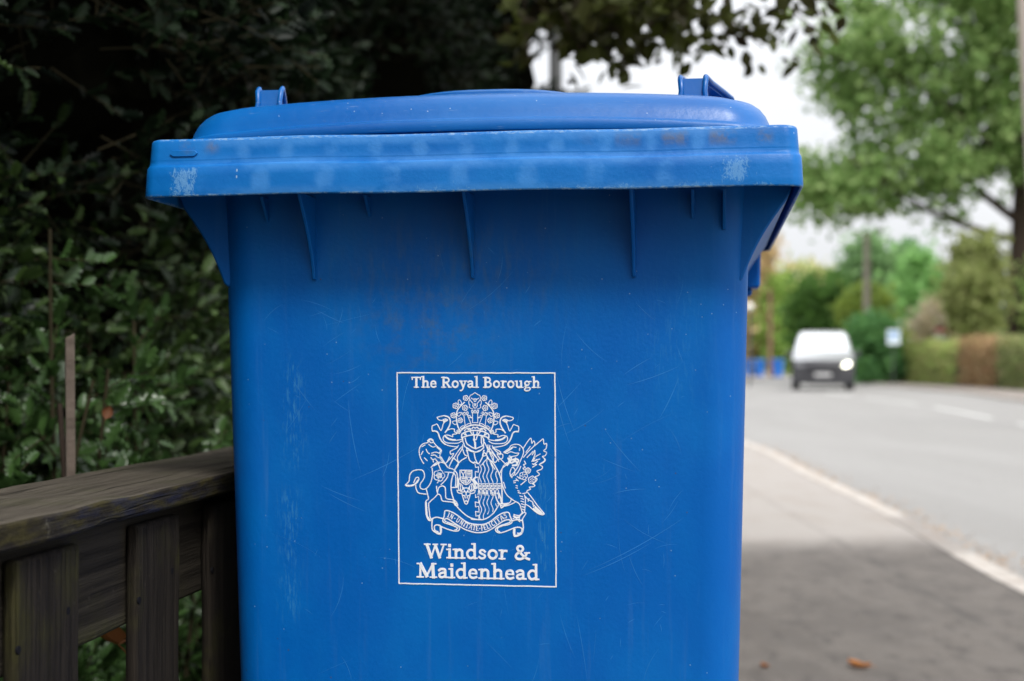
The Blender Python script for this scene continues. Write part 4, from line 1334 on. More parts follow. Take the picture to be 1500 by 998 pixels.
# the hedge's end, seen against the sky, and its top
n = 2600
U = rng.uniform(7.4, 7.9, n) ; Z = rng.uniform(.05, 4.6, n); Yf = rng.uniform(.75, 2.4, n)
U += (noise3(np.stack([Yf, Z, Z * 0], 1), 3, 5) - .5) * .7
P, Fr_, tw2 = sprigs(U, Yf, Z, 6, .05, np.array([.3, .9, .3]))
V, F = scatter_leaves(P, .052, HV, HF, frames=Fr_)
np_mesh('end_foliage', to_local(V, HI), F, M['holly'], hedge)
twig_mesh('twigs', [(to_local(a, HI), to_local(b_, HI)) for a, b_ in (tw, tw2)], .0022, M['twig'], hedge)
# dark inside mass standing in for shaded twigs, with an uneven face
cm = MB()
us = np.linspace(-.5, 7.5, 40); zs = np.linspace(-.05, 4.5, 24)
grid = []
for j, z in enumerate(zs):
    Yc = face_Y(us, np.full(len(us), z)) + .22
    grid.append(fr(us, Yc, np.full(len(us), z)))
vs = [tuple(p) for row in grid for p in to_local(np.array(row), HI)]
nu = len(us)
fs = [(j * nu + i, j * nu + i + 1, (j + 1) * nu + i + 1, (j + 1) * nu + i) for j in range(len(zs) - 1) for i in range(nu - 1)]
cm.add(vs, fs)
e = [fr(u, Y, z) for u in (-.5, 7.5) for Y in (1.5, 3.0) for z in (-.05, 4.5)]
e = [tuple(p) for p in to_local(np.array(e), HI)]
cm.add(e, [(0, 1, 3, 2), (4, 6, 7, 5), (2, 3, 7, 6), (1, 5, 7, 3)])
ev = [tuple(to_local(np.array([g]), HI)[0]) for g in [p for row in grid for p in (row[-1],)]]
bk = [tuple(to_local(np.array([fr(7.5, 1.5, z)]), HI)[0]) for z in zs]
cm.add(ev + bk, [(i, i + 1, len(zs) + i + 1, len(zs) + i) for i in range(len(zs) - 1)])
cm.build('inner_core', M['core'], hedge, smooth=0, recalc=False)

# nearer holly bush with brighter young leaves, low on the left
bush = empty('holly_bush', tuple(fr(2.2, .5, 0)), 0, 'bright green young holly bush around the grey stake, just behind the fence at the left', 'bush')
BI = np.array(bush.matrix_basis.inverted())
Ps, Frs, tws = [], [], []
stems = []
for k in range(60):
    u = rng.uniform(1.5, 3.4); Y = rng.uniform(.40, .72); h = rng.uniform(.35, 1.02) * (1.06 if u < 2.6 else .80)
    lean = rng.normal(0, .16, 2)
    top = fr(u + lean[0], Y + lean[1] * .6, h); root = fr(u, Y + .05, -.02)
    ctrl = (top + root) / 2 + rng.normal(0, .04, 3)
    ts = np.linspace(0, 1, 9)
    path = np.array([(1 - t) ** 2 * root + 2 * t * (1 - t) * ctrl + t * t * top for t in ts])
    stems.append(path)
    m_ = rng.integers(14, 24)
    tt = rng.uniform(.30, 1, m_)
    base = np.array([(1 - t) ** 2 * root + 2 * t * (1 - t) * ctrl + t * t * top for t in tt])
    d = rng.normal(size=(m_, 3)) * .6 + np.array([.35, -.2, .55]); d /= np.linalg.norm(d, axis=1)[:, None]
    size = .038
    for q in range(7):
        t = (q + .2) / 7
        p = base + d * t * size * 2.7
        r = rng.normal(size=(m_, 3)); side = np.cross(d, r); side /= np.linalg.norm(side, axis=1)[:, None]
        y = side * (1.1 - .6 * t) + d * (.4 + .6 * t); y /= np.linalg.norm(y, axis=1)[:, None]
        z = d * (1 - t * .5) + np.array([0, 0, .5]); z = z - y * np.sum(z * y, 1)[:, None]; z /= np.linalg.norm(z, axis=1)[:, None]
        Ps.append(p); Frs.append(np.stack([np.cross(y, z), y, z], 2))
    tws.append((base, base + d * size * 2.5))
V, F = scatter_leaves(np.concatenate(Ps), .038, HV, HF, frames=np.concatenate(Frs))
np_mesh('foliage', to_local(V, BI), F, M['hollynear'], bush)
sm_ = MB()
for path in stems:
    sm_.tube([tuple(p) for p in to_local(path, BI)], list(np.linspace(.006, .0025, len(path))), 6)
sm_.build('stems', M['twig'], bush, smooth=50)
twig_mesh('twigs', [(to_local(a, BI), to_local(b_, BI)) for a, b_ in tws], .0016, M['twig'], bush)


# stakes in front of the hedge
def stake(px0, px1, d0, ztop, tilt, w, label, mat=M['greystake'], name='garden_stake'):
    x = (px0 - 750) / FPX * d0
    e_ = empty(name, (x, d0, 0), .3, label, 'stake', None)
    return e_, x


e_ = tag(MB().build('x', M['bark']), None) if False else None
sb = MB(); sb.loft([[(-.006, -.006, -.1), (.006, -.006, -.1), (.006, .006, -.1), (-.006, .006, -.1)], [(-.0052, -.0055, .45), (.006, -.0055, .45), (.006, .006, .45), (-.0052, .006, .45)], [(-.0055, -.005, .880), (.005, -.005, .886), (.005, .005, .885), (-.0055, .005, .878)]])
so = sb.build('garden_stake', M['greystake'], smooth=20, bevel=.001)
so.location = ((107 - 750) / FPX * 1.72, 1.72, 0); so.rotation_euler = (R(.6), R(-.3), .4)
tag(so, 'straight grey square wooden stake standing among the holly leaves behind the fence', 'stake')
sb = MB(); sb.tube([(0, 0, -.1), (.003, 0, .35), (0, 0, .72), (-.004, .002, .80)], [.0045, .0042, .004, .0035], 8)
so = sb.build('garden_cane', M['bark'], smooth=50)
so.location = ((118 - 750) / FPX * 1.76, 1.76, 0); so.rotation_euler = (0, R(-1.6), 0)
tag(so, 'thin brown cane leaning against the grey stake behind the fence', 'cane')

# dry brown leaf caught behind the pickets, and ones on the ground
M['dry'] = leafmat('dry_brown_leaf', [(0.22, 0.07, 0.02), (0.30, 0.12, 0.04)], .7, .25, .3)
M['drydark'] = leafmat('dull_russet_leaf', [(0.09, 0.03, 0.012), (0.12, 0.045, 0.015)], .7, .15, .3)
M['dryorange'] = leafmat('dry_orange_leaf', [(0.42, 0.16, 0.04), (0.48, 0.20, 0.06)], .7, .25, .3)


def curled_leaf(name, loc, size, rot, mat, label, group=None, w=.36):
    mb = MB()
    n = 9; rows = []
    for i in range(n):
        t = i / (n - 1)
        ww = w * math.sin(math.pi * min(1, t * .94 + .04)) ** .75
        row = []
        for k in range(7):
            s = (k - 3) / 3
            row.append(((ww * s) * size, (t - .5) * size, (.16 * s * s + .20 * (t - .5) ** 2 * 2 + .03 * math.sin(9 * s + 7 * t)) * size))
        rows.append(row)
    vs = [p for r in rows for p in r]
    fs = [(i * 7 + k, i * 7 + k + 1, (i + 1) * 7 + k + 1, (i + 1) * 7 + k) for i in range(n - 1) for k in range(6)]
    mb.add(vs, fs)
    mb.tube([(0, -.5 * size, .1 * size), (0, -.62 * size, .12 * size), (.02 * size, -.75 * size, .1 * size)], .012 * size, 5)
    o = mb.build(name, mat, smooth=60, recalc=False)
    o.location = loc; o.rotation_euler = rot
    return tag(o, label, 'leaf', group)


gx, gy = G(1258, 978)
curled_leaf('fallen_leaf', (gx, gy, .004), .062, (.1, .1, 1.2), M['dryorange'], 'curled orange fallen leaf lying on the dark pavement right of the bin')
gx, gy = G(1120, 978)
curled_leaf('fallen_leaf', (gx, gy, .003), .035, (0, .1, .5), M['dry'], 'small flat brown leaf on the pavement close to the side of the bin')
curled_leaf('dry_leaf', tuple(fr(1.62, .22, .555)), .09, (1.0, .6, 1.9), M['dry'], 'curled russet dry leaf caught in the gap between the pickets beside the bin')
curled_leaf('dry_leaf', ((157 - 750) / FPX * 1.85, 1.85, .785), .019, (1.2, .3, .3), M['drydark'], 'small russet dead leaf hanging in the holly right of the grey stake')
# leaf litter in the gutter
n = 1400
yy = rng.uniform(5.2, 16, n); xx = at_y(NK, yy) + np.abs(rng.normal(0, .11, n)) + .02
P = np.stack([xx, yy, np.full(n, ROADZ + .012)], 1)
V, F = scatter_leaves(P, .022, OV, OF_, up=(0, 0, 1), spread=.3)
tag(np_mesh('leaf_litter', V, F, leafmat('gutter_leaf', [(0.34, 0.22, 0.13), (0.26, 0.17, 0.10), (0.40, 0.28, 0.18)], .8, .1, .3)), 'scattering of small brown leaves along the road gutter', 'leaf litter', None, 'stuff')


# ------------------------------------------------------------------ trees
def limb(mb, a, b_, r0, r1, bend=.1, n=7, k=8):
    a, b_ = np.array(a, float), np.array(b_, float)
    L = np.linalg.norm(b_ - a)
    off = rng.normal(0, bend * L, 3)
    pts = [a + (b_ - a) * t + off * math.sin(math.pi * t) for t in np.linspace(0, 1, n)]
    mb.tube([tuple(p) for p in pts], list(np.linspace(r0, r1, n)), k)
    return pts


def clump_points(c, r, nclump, nleaf, cr, flat=1.0, fill=.35):
    """leaf positions in clumps spread through an ellipsoid, thicker towards its outside"""
    d = rng.normal(size=(nclump, 3)); d /= np.linalg.norm(d, axis=1)[:, None]
    rad = rng.uniform(fill, 1, nclump) ** .6
    cc = np.array(c) + d * rad[:, None] * np.array(r)
    s = cr * rng.uniform(.6, 1.3, nclump)
    idx = rng.integers(0, nclump, nleaf)
    g = rng.normal(size=(nleaf, 3)) * .5
    g[:, 2] *= flat
    return cc[idx] + g * s[idx][:, None]


# overhanging copper beech: trunk hidden behind the hedge, dark low twigs hanging over the pavement
M['beech'] = leafmat('dark_copper_beech_leaf', [(0.020, 0.014, 0.008), (0.035, 0.026, 0.010), (0.030, 0.034, 0.010), (0.016, 0.012, 0.010), (0.055, 0.045, 0.012), (0.11, 0.13, 0.02), (0.04, 0.045, 0.010), (0.06, 0.075, 0.015)], .5, .36, .12)
bt = empty('copper_beech_tree', (-2.9, 5.6, 0), 0, 'dark copper beech whose low leafy twigs hang over the top of the bin', 'tree')
BT = np.array([-2.9, 5.6, 0])
tb = MB()
limb(tb, (0, 0, -.1), (.15, .1, 3.6), .24, .17, .02, 8, 12)
tb.build('trunk', M['bark'], bt, smooth=50)
br = MB()
tips = []
ends = [(2.6, -1.9, 2.35), (3.4, -1.6, 2.48), (3.9, -2.0, 2.45), (2.9, -.9, 2.6), (4.2, -1.2, 2.65), (2.0, -2.2, 2.9), (3.3, -2.6, 2.75), (3.9, -2.2, 3.1), (1.5, -3.2, 3.2), (2.4, -3.8, 3.3), (1.0, -2.6, 3.5)]
for ex in ends:
    st = (.15, .1, rng.uniform(2.6, 3.5))
    pts = limb(br, st, ex, .055, .010, .05, 9, 7)
    for p in pts[4:]:
        for k in range(3):
            q = p + rng.normal(0, .24, 3) + [0, 0, -.05]
            limb(br, p, q, .008, .003, .08, 4, 5)
            tips.append(q)
br.build('branches', M['bark'], bt, smooth=50)
# hanging leaves: positions given by where the twigs end, in rows that droop
def hang(c, r, n):
    P = np.array(c) + rng.normal(size=(n, 3)) * np.array(r)
    return P


bl_ = []
def band(px, py, d, rx, rz, n, ry=.22):
    """a drooping spray of leaves round a point of the crown"""
    c = np.array([(px - 750) / FPX * d, d, CAMZ + (532 - py) / FPX * d])
    bl_.append(c + rng.normal(size=(n, 3)) * np.array([rx * .85, ry, rz * .7]))


for (px, py, rx, rz, n) in ((790, -22, .05, .04, 110), (845, -2, .05, .04, 120), (885, 20, .055, .05, 130), (925, 14, .055, .05, 150), (970, 8, .07, .045, 170), (850, 40, .012, .02, 14), (1005, 25, .05, .035, 55), (1060, 25, .05, .035, 34),
                            (846, 80, .016, .020, 12), (913, 84, .014, .026, 16), (925, 95, .012, .010, 5), (1068, 62, .014, .02, 5), (1092, 74, .012, .008, 2), (1118, 72, .012, .004, 2),
                            (995, 62, .03, .012, 10), (1020, 70, .02, .006, 5), (762, 60, .010, .035, 14), (1120, 18, .05, .02, 22), (1165, 22, .05, .022, 24), (1205, 55, .018, .018, 12), (1190, 12, .05, .02, 20), (965, 55, .03, .02, 9), (880, 50, .04, .02, 20)):
    band(px, py, 3.7, rx, rz, n)
BLP = np.concatenate(bl_)
# the darker body of the crown above and to the left, over the hedge; last two clumps are unseen additions behind the camera, blocking low light
crown = [((-.9, 4.6, 3.5), (1.3, 1.5, .8), 3800), ((.3, 4.3, 2.95), (1.0, .9, .55), 2600), ((-1.6, 2.2, 3.4), (1.2, 1.7, .7), 4200), ((-2.9, 5.6, 4.4), (2.2, 2.0, 1.0), 4500), ((-1.3, .2, 3.3), (1.0, 1.3, .6), 3000), ((-1.8, -3.0, 2.0), (1.6, 1.4, 1.6), 9000), ((1.0, -4.2, 1.9), (2.3, 1.2, 1.5), 15000)]
for c, r, n in crown:
    BLP = np.concatenate([BLP, clump_points(c, r, 90, n, .30)])
V, F = scatter_leaves(BLP, .050, OV, OF_, up=(0, -.1, .25), spread=1.0)
np_mesh('crown', V - BT, F, M['beech'], bt)
# fine hanging twigs to the visible sprays
tg = MB()
for (px, py, px2, py2) in ((800, -60, 850, 72), (870, -60, 915, 95), (950, -60, 1000, 60), (1010, -60, 1070, 62), (1030, 0, 1120, 60), (1100, -70, 1205, 55), (900, -50, 965, 50), (770, -50, 775, 85), (1060, 10, 1118, 70), (980, 20, 1060, 20)):
    d = 3.7
    A_ = np.array([(px - 750) / FPX * d, d + .1, CAMZ + (532 - py) / FPX * d]) - BT; B_ = np.array([(px2 - 750) / FPX * d, d, CAMZ + (532 - py2) / FPX * d]) - BT
    limb(tg, A_, B_, .0045, .0018, .03, 6, 5)
tg.build('twigs', M['bark'], bt, smooth=50)


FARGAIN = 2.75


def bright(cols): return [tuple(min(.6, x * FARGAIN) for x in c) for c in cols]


def tree(name, label, cat, px, base_d, crowns, leaf_cols, leaf, nleaf, trunk=None, limbs=(), clump=.5, group=None, trans=.5, nclump=70, barkm=None, lumps_flat=.75):
    """crowns: list of boxes (x0, x1, y0, y1) as sizes seen from the pavement, turned into ellipsoids at the tree's distance"""
    x = (px - 750) / FPX * base_d
    root = empty(name, (x, base_d, 0), 0, label, cat, group)
    P = []
    tot = sum((c[1] - c[0]) * (c[3] - c[2]) for c in crowns)
    k = base_d / FPX
    for (x0, x1, y0, y1) in crowns:
        cx, cz = ((x0 + x1) / 2 - 750) * k, CAMZ + (532 - (y0 + y1) / 2) * k
        rx, rz = (x1 - x0) / 2 * k, (y1 - y0) / 2 * k
        share = (x1 - x0) * (y1 - y0) / tot
        P.append(clump_points((cx, base_d + rng.uniform(-.2, .2) * rx, cz), (rx, max(rx * .85, .6), rz), max(12, int(nclump * share * 1.5)), int(nleaf * share), clump, lumps_flat))
    P = np.concatenate(P)
    P = P[P[:, 2] > .05]
    V, F = scatter_leaves(P, leaf, QV, QF, up=(0, 0, .4))
    np_mesh('crown', V - np.array([x, base_d, 0]), F, leafmat(name + '_leaf', bright(leaf_cols), .6, trans, .2), root)
    if trunk:
        mb = MB()
        r, h = trunk
        limb(mb, (0, 0, -.2), (rng.normal(0, .04) * h, 0, h), r, r * .6, .02, 8, 12)
        mb.build('trunk', barkm or M['bark'], root, smooth=50)
        if limbs:
            mb = MB()
            for (z0, ex, ey, ez, rr_) in limbs:
                limb(mb, (0, 0, z0), (ex, ey, ez), rr_, rr_ * .3, .06, 8, 8)
            mb.build('branches', barkm or M['bark'], root, smooth=50)
    return root


GREEN = [(0.050, 0.092, 0.024), (0.068, 0.118, 0.030), (0.092, 0.148, 0.038), (0.05, 0.09, 0.03), (0.14, 0.19, 0.075)]
# the big tree at the right
tree('maple_tree', 'large spreading green roadside tree with a thick dark trunk at the right edge', 'tree', 1489, 60,
     [(1300, 1620, -260, 60), (1190, 1480, -60, 130), (1220, 1440, 90, 200), (1165, 1330, 210, 320), (1150, 1235, 250, 330), (1250, 1440, 190, 300), (1360, 1520, 120, 250), (1440, 1640, 60, 330), (1210, 1290, 110, 200), (1330, 1420, 240, 320), (1420, 1500, -60, 150), (1185, 1260, 60, 120)],
     GREEN, .36, 26000, (.53, 11), [(6.0, -7.5, -2, 9.2, .17), (6.9, -5.2, 2, 12.9, .2), (7.5, 4.6, -1, 13.2, .23), (8.3, -2, -1, 16.5, .23), (5.4, 4.8, 1, 9, .15), (5.0, -3.6, -1, 7.4, .1), (9, -9, 0, 14, .14)], clump=1.15, nclump=200)
# trees and shrubs beyond, each one its own
TG = 'trees and shrubs beyond the road'
tree('round_bush', 'big rounded dark green bush behind the van, left of the grey utility pole', 'bush', 1200, 72, [(1150, 1255, 392, 500), (1160, 1250, 450, 548)], [(0.05, 0.10, 0.02), (0.08, 0.15, 0.03), (0.10, 0.18, 0.035), (0.035, 0.07, 0.018)], .34, 5200, (.2, 3), clump=.8, group=TG)
tree('tall_shrub', 'yellow green tall shrub between the brown tree and the rounded dark bush', 'shrub', 1140, 97, [(1105, 1165, 395, 550), (1115, 1185, 470, 552)], [(0.13, 0.19, 0.04), (0.18, 0.24, 0.06), (0.10, 0.15, 0.04)], .4, 3400, (.15, 3), clump=.9, group=TG)
tree('brown_tree', 'tall tree with pinkish brown autumn leaves just right of the bin', 'tree', 1108, 98, [(1082, 1135, 320, 450), (1075, 1125, 290, 370), (1070, 1130, 430, 540)], [(0.30, 0.16, 0.10), (0.36, 0.22, 0.14), (0.24, 0.13, 0.07), (0.22, 0.18, 0.09)], .5, 2600, (.2, 6.5), clump=1.2, group=TG)
tree('dark_tree', 'distant dark green rounded tree right behind the grey utility pole', 'tree', 1275, 120, [(1232, 1318, 350, 470)], [(0.06, 0.11, 0.045), (0.08, 0.14, 0.06), (0.10, 0.16, 0.07)], .6, 3400, (.3, 5), clump=1.4, group=TG)
tree('dark_tree', 'distant dark pointed tree peeping between the grey pole tree and the bright tree', 'tree', 1328, 135, [(1308, 1350, 352, 450)], [(0.06, 0.12, 0.05), (0.08, 0.15, 0.06)], .6, 2000, (.3, 5), clump=1.3, group=TG)
tree('bright_tree', 'bright mid green broad tree, in the gap left of the large olive tree', 'tree', 1355, 96, [(1322, 1388, 368, 470), (1330, 1395, 420, 490)], [(0.10, 0.19, 0.06), (0.14, 0.24, 0.08), (0.08, 0.15, 0.05)], .45, 3400, (.25, 4), clump=1.1, group=TG)
tree('olive_tree', 'large yellowish olive tree standing left of the dark trunk', 'tree', 1432, 56, [(1392, 1460, 375, 500), (1405, 1465, 345, 430), (1415, 1466, 390, 500)], [(0.085, 0.105, 0.032), (0.115, 0.135, 0.045), (0.07, 0.09, 0.028), (0.135, 0.145, 0.06)], .30, 5600, (.16, 3), clump=.7, group=TG)
tree('ivy_bush', 'dense dark green bush below the grey utility pole, right of the van', 'bush', 1272, 60, [(1238, 1312, 455, 562), (1250, 1325, 500, 565)], [(0.03, 0.075, 0.028), (0.045, 0.10, 0.035), (0.06, 0.13, 0.04)], .26, 4200, (.08, 1.5), clump=.55, group=TG)
tree('yellow_shrub', 'yellow green spreading shrub above the dark bush beside the grey pole', 'shrub', 1255, 68, [(1235, 1300, 418, 500)], [(0.14, 0.17, 0.03), (0.18, 0.2, 0.05), (0.08, 0.12, 0.03)], .28, 2200, (.08, 2), clump=.6, group=TG)
tree('pink_shrub', 'pinkish brown twiggy shrub behind the low hedge, left of the olive tree', 'shrub', 1368, 62, [(1342, 1400, 440, 505)], [(0.30, 0.20, 0.17), (0.34, 0.24, 0.20), (0.20, 0.17, 0.10)], .24, 1900, (.1, 1.6), clump=.6, group=TG)
tree('low_shrub', 'low pale yellow green shrub over the left end of the front hedge', 'shrub', 1340, 66, [(1315, 1372, 478, 520)], [(0.18, 0.22, 0.06), (0.22, 0.24, 0.08)], .24, 1500, (.08, 1), clump=.5, group=TG)
tree('far_tree', 'distant pale green tree low on the skyline left of the dark trees', 'tree', 1185, 130, [(1110, 1245, 385, 500)], [(0.16, 0.2, 0.07), (0.2, 0.24, 0.1), (0.22, 0.19, 0.11)], .6, 4200, (.3, 4), clump=1.5, group=TG)
tree('edge_tree', 'dense green tree filling the right edge behind the trunk', 'tree', 1530, 58, [(1512, 1640, 340, 510)], [(0.07, 0.12, 0.03), (0.10, 0.15, 0.045), (0.12, 0.16, 0.05)], .3, 4200, (.2, 3), clump=.8, group=TG)

# front hedges on the far side, each box of leaves over its own twiggy core
def box_hedge(name, label, pts, w, h, cols, n, leaf=.13):
    P0 = np.array(pts, float)
    seg_ = np.concatenate([[0], np.cumsum(np.linalg.norm(np.diff(P0, axis=0), axis=1))])
    s = rng.uniform(0, seg_[-1], n)
    cx, cy = np.interp(s, seg_, P0[:, 0]), np.interp(s, seg_, P0[:, 1])
    hh = h + .12 * np.sin(s * 1.7) + .08 * np.sin(s * 4.1)
    side = rng.integers(0, 3, n)
    X = np.where(side == 0, -w / 2, np.where(side == 1, w / 2, rng.uniform(-w / 2, w / 2, n))) + rng.normal(0, .07, n)
    Zz = np.where(side == 2, hh, rng.uniform(.02, 1, n) * hh) + rng.normal(0, .06, n)
    P = np.stack([cx + X, cy + rng.normal(0, .05, n), Zz], 1)
    root = empty(name, (P0[0, 0], P0[0, 1], 0), 0, label, 'hedge', 'front garden hedges across the road')
    o = np.array([P0[0, 0], P0[0, 1], 0])
    V, F = scatter_leaves(P, leaf, QV, QF, up=(0, 0, .3))
    np_mesh('foliage', V - o, F, leafmat(name + '_leaf', bright(cols), .6, .4, .2), root)
    mb = MB()
    secs = [[(x - w * .4 - o[0], y - o[1], 0), (x + w * .4 - o[0], y - o[1], 0), (x + w * .36 - o[0], y - o[1], h * .86), (x - w * .36 - o[0], y - o[1], h * .86)] for x, y in P0]
    mb.loft(secs)
    mb.build('inner_core', M['bark'], root, smooth=0)


box_hedge('garden_hedge', 'long clipped green hedge across the road, between the signs and the brown hedge', [(17.3, 64), (17.05, 57), (16.9, 52)], 1.3, 1.55, [(0.10, 0.16, 0.035), (0.14, 0.19, 0.05), (0.08, 0.12, 0.035), (0.17, 0.15, 0.07)], 8000)
box_hedge('garden_hedge', 'short hedge of reddish brown leaves beside the foot of the big tree', [(16.9, 51.6), (16.8, 47.5)], 1.3, 1.6, [(0.17, 0.10, 0.06), (0.2, 0.13, 0.08), (0.13, 0.11, 0.05)], 4500)
box_hedge('garden_hedge', 'dark green hedge at the right edge, nearest of the hedges across the road', [(16.8, 47.2), (16.6, 40)], 1.3, 1.55, [(0.07, 0.11, 0.03), (0.10, 0.14, 0.045), (0.13, 0.12, 0.06)], 5500)

# distant woodland closing the view
n = 26000
ang = rng.uniform(R(-75), R(75), n)
dist = rng.uniform(170, 230, n)
hh = 7 + 2.2 * np.sin(ang * 23) + 1.6 * np.sin(ang * 51 + 1)
P = np.stack([np.sin(ang) * dist, np.cos(ang) * dist, rng.uniform(0, 1, n) ** .8 * hh], 1)
V, F = scatter_leaves(P, 2.0, QV, QF)
tag(np_mesh('woodland', V, F, leafmat('far_woodland_leaf', [(0.09, 0.14, 0.06), (0.12, 0.17, 0.08), (0.14, 0.18, 0.09)], .7, .3, .2)), 'far belt of pale green woodland closing the end of the road', 'woodland', None, 'stuff')

# ------------------------------------------------------------------ poles, signs
M['steel'] = simple('dull_grey_steel', (0.075, 0.078, 0.08), .6, metal=.1, var=.15, scale=6)
M['polewood'] = simple('pale_pole_wood', (0.36, 0.31, 0.27), .85, var=.2, scale=8)
M['redwood'] = simple('reddish_pole_wood', (0.20, 0.10, 0.07), .85, var=.2, scale=8)


def pole(name, label, px, d, h, r, mat, tilt=0, cat='pole', extra=None):
    x = (px - 750) / FPX * d
    root = empty(name, (x, d, 0), 0, label, cat)
    root.rotation_euler = (0, tilt, 0)
    mb = MB(); mb.tube([(0, 0, -.3), (0, 0, h * .5), (0, 0, h)], [r, r * .92, r * .8], 16)
    mb.build('shaft', mat, root, smooth=50)
    if extra: extra(root, h, r)
    return root


def lamp_top(root, h, r):
    mb = MB(); mb.tube([(0, 0, h - .05), (0, 0, h + .3), (.2, 0, h + .55), (.9, 0, h + .62)], r * .55, 10)
    mb.build('bracket_arm', M['steel'], root, smooth=50)
    mb = MB(); mb.loft([[(.85, -.10, h + .58), (1.5, -.12, h + .60), (1.5, .12, h + .60), (.85, .10, h + .58)], [(.85, -.07, h + .70), (1.45, -.08, h + .71), (1.45, .08, h + .71), (.85, .07, h + .70)]])
    mb.build('lamp_head', M['steel'], root, smooth=30, bevel=.02)


def utility_top(root, h, r):
    mb = MB(); mb.box((0, -.12, h - .35), (1.3, .09, .11))
    mb.build('crossarm', M['polewood'], root, smooth=20, bevel=.01)
    for x in (-.55, -.25, .25, .55):
        mb = MB(); mb.tube([(x, -.12, h - .30), (x, -.12, h - .24), (x, -.12, h - .19), (x, -.12, h - .15)], [.02, .05, .03, .045], 10)
        mb.build('insulator', M['steel'], root, smooth=50)


pole('street_lamp', 'grey metal lamp column rising behind the bin lid under the dark leaves', 814, 8.5, 5.5, .041, M['steel'], 0, 'street lamp', lamp_top)
pole('utility_pole', 'pale wooden pole cut off by the right edge of the photo, near the roadside', 1536, 20, 9, .11, M['polewood'], R(-3.3))
pole('utility_pole', 'grey brown wooden utility pole rising from the bushes right of the van', 1270, 66, 6.9, .17, M['polewood'], 0)
pole('utility_pole', 'thin reddish wooden pole between the bin and the van, in front of the brown tree', 1128, 90, 5.6, .13, M['redwood'])


def globe(root, h, r):
    mb = MB()
    secs = []
    for k in range(9):
        a = math.pi * k / 8
        rad = max(.02, .15 * math.sin(a)); z = h + .12 - .15 * math.cos(a)
        secs.append([(rad * math.cos(t), rad * math.sin(t), z) for t in np.linspace(0, 2 * math.pi, 17)[:-1]])
    mb.loft(secs)
    mb.build('lamp_globe', simple('milky_globe', (0.75, 0.74, 0.72), .4), root, smooth=60)


pole('globe_lamp', 'small post with a round white globe lamp, just right of the bin', 1098, 55, 2.9, .045, M['steel'], 0, 'lamp', globe)


def sign(name, label, px, py, d, w, h, face, back, marks):
    x = (px - 750) / FPX * d; z = CAMZ + (532 - py) / FPX * d
    root = empty(name, (x, d, 0), 0, label, 'sign')
    mb = MB(); mb.tube([(0, .05, -.1), (0, .05, z + h / 2 - .03)], .022, 10)
    mb.build('post', M['steel'], root, smooth=50)
    mb = MB(); mb.box((0, 0, z), (w, .03, h))
    f = mb.build('sign_board', face, root, smooth=20, bevel=.008)
    for (mx_, mz, mw, mh, mat) in marks:
        k = MB(); k.box((mx_ * w, -.018, z + mz * h), (mw * w, .006, mh * h))
        k.build('sign_marking', mat, f, smooth=0)


WHT = simple('white_sign_face', (0.62, 0.70, 0.76), .4, var=.04)
BLS = simple('blue_sign_mark', (0.10, 0.25, 0.50), .4, var=.04)
RDS = simple('red_sign_mark', (0.45, 0.06, 0.07), .4, var=.04)
sign('road_sign', 'pale blue and white rectangular sign on a post above the hedge end', 1309, 494, 56, .50, .58, WHT, M['steel'], [(0, .22, .8, .22, BLS), (-.1, -.1, .6, .10, BLS)])
sign('sale_board', 'small red and white board on a post behind the clipped green hedge', 1379, 490, 58, .50, .62, simple('white_board_face', (0.7, 0.68, 0.66), .4, var=.04), M['steel'], [(0, .28, 1.0, .34, RDS)])

# gatepost and low pieces at the verge
gp = MB(); gp.box((0, 0, .45), (.42, .35, .9)); gp.box((0, 0, .94), (.52, .45, .07))
g_ = gp.build('gatepost', simple('pale_stone_gatepost', (0.34, 0.31, 0.29), .8, var=.2, scale=9), smooth=20, bevel=.01)
g_.location = ((1298 - 750) / FPX * 60, 60, 0)
tag(g_, 'short pale stone gatepost at the left end of the clipped hedge', 'gatepost')

# small blue bins on the far pavement
M['farblue'] = simple('far_blue_plastic', (0.01, 0.13, 0.48), .45, var=.08)


def far_bin():
    root = empty('wheeled_bin', (0, 0, 0), 0)
    mb = MB(); mb.loft([[(x, y, z) for x, y in rr(w, -.25 * w / .28, .3 * w / .28, .04, 3)] for w, z in ((.21, .06), (.24, .5), (.27, .95))])
    mb.build('body', M['farblue'], root, smooth=40)
    mb = MB(); mb.loft([[(x, y, z) for x, y in rr(w, -.31, .37, .05, 3)] for w, z in ((.29, .94), (.30, 1.0), (.27, 1.05), (.20, 1.07))])
    mb.build('lid', M['farblue'], root, smooth=40)
    for s in (-1, 1):
        mb = MB(); mb.tube([(s * .24, .24, .1), (s * .28, .24, .1)], .1, 14)
        mb.build('wheel', M['rubber'], root, smooth=40)
    return root


fb = far_bin()
fb.location = ((1113 - 750) / FPX * 84, 84, 0)
tag(fb, 'small distant blue wheeled bin, middle of the row by the far bend of the road', 'wheeled bin', 'distant blue bins at the roadside')
for px, d, a, lb in ((1139.5, 83, .3, 'small distant blue wheeled bin nearest to the van, right end of its row'), (1096, 86, -.2, 'small distant blue wheeled bin half hidden by the big bin, left end of its row')):
    c = copy_tree(fb)
    c.location = ((px - 750) / FPX * d, d, 0); c.rotation_euler = (0, 0, a)
    c['label'] = lb

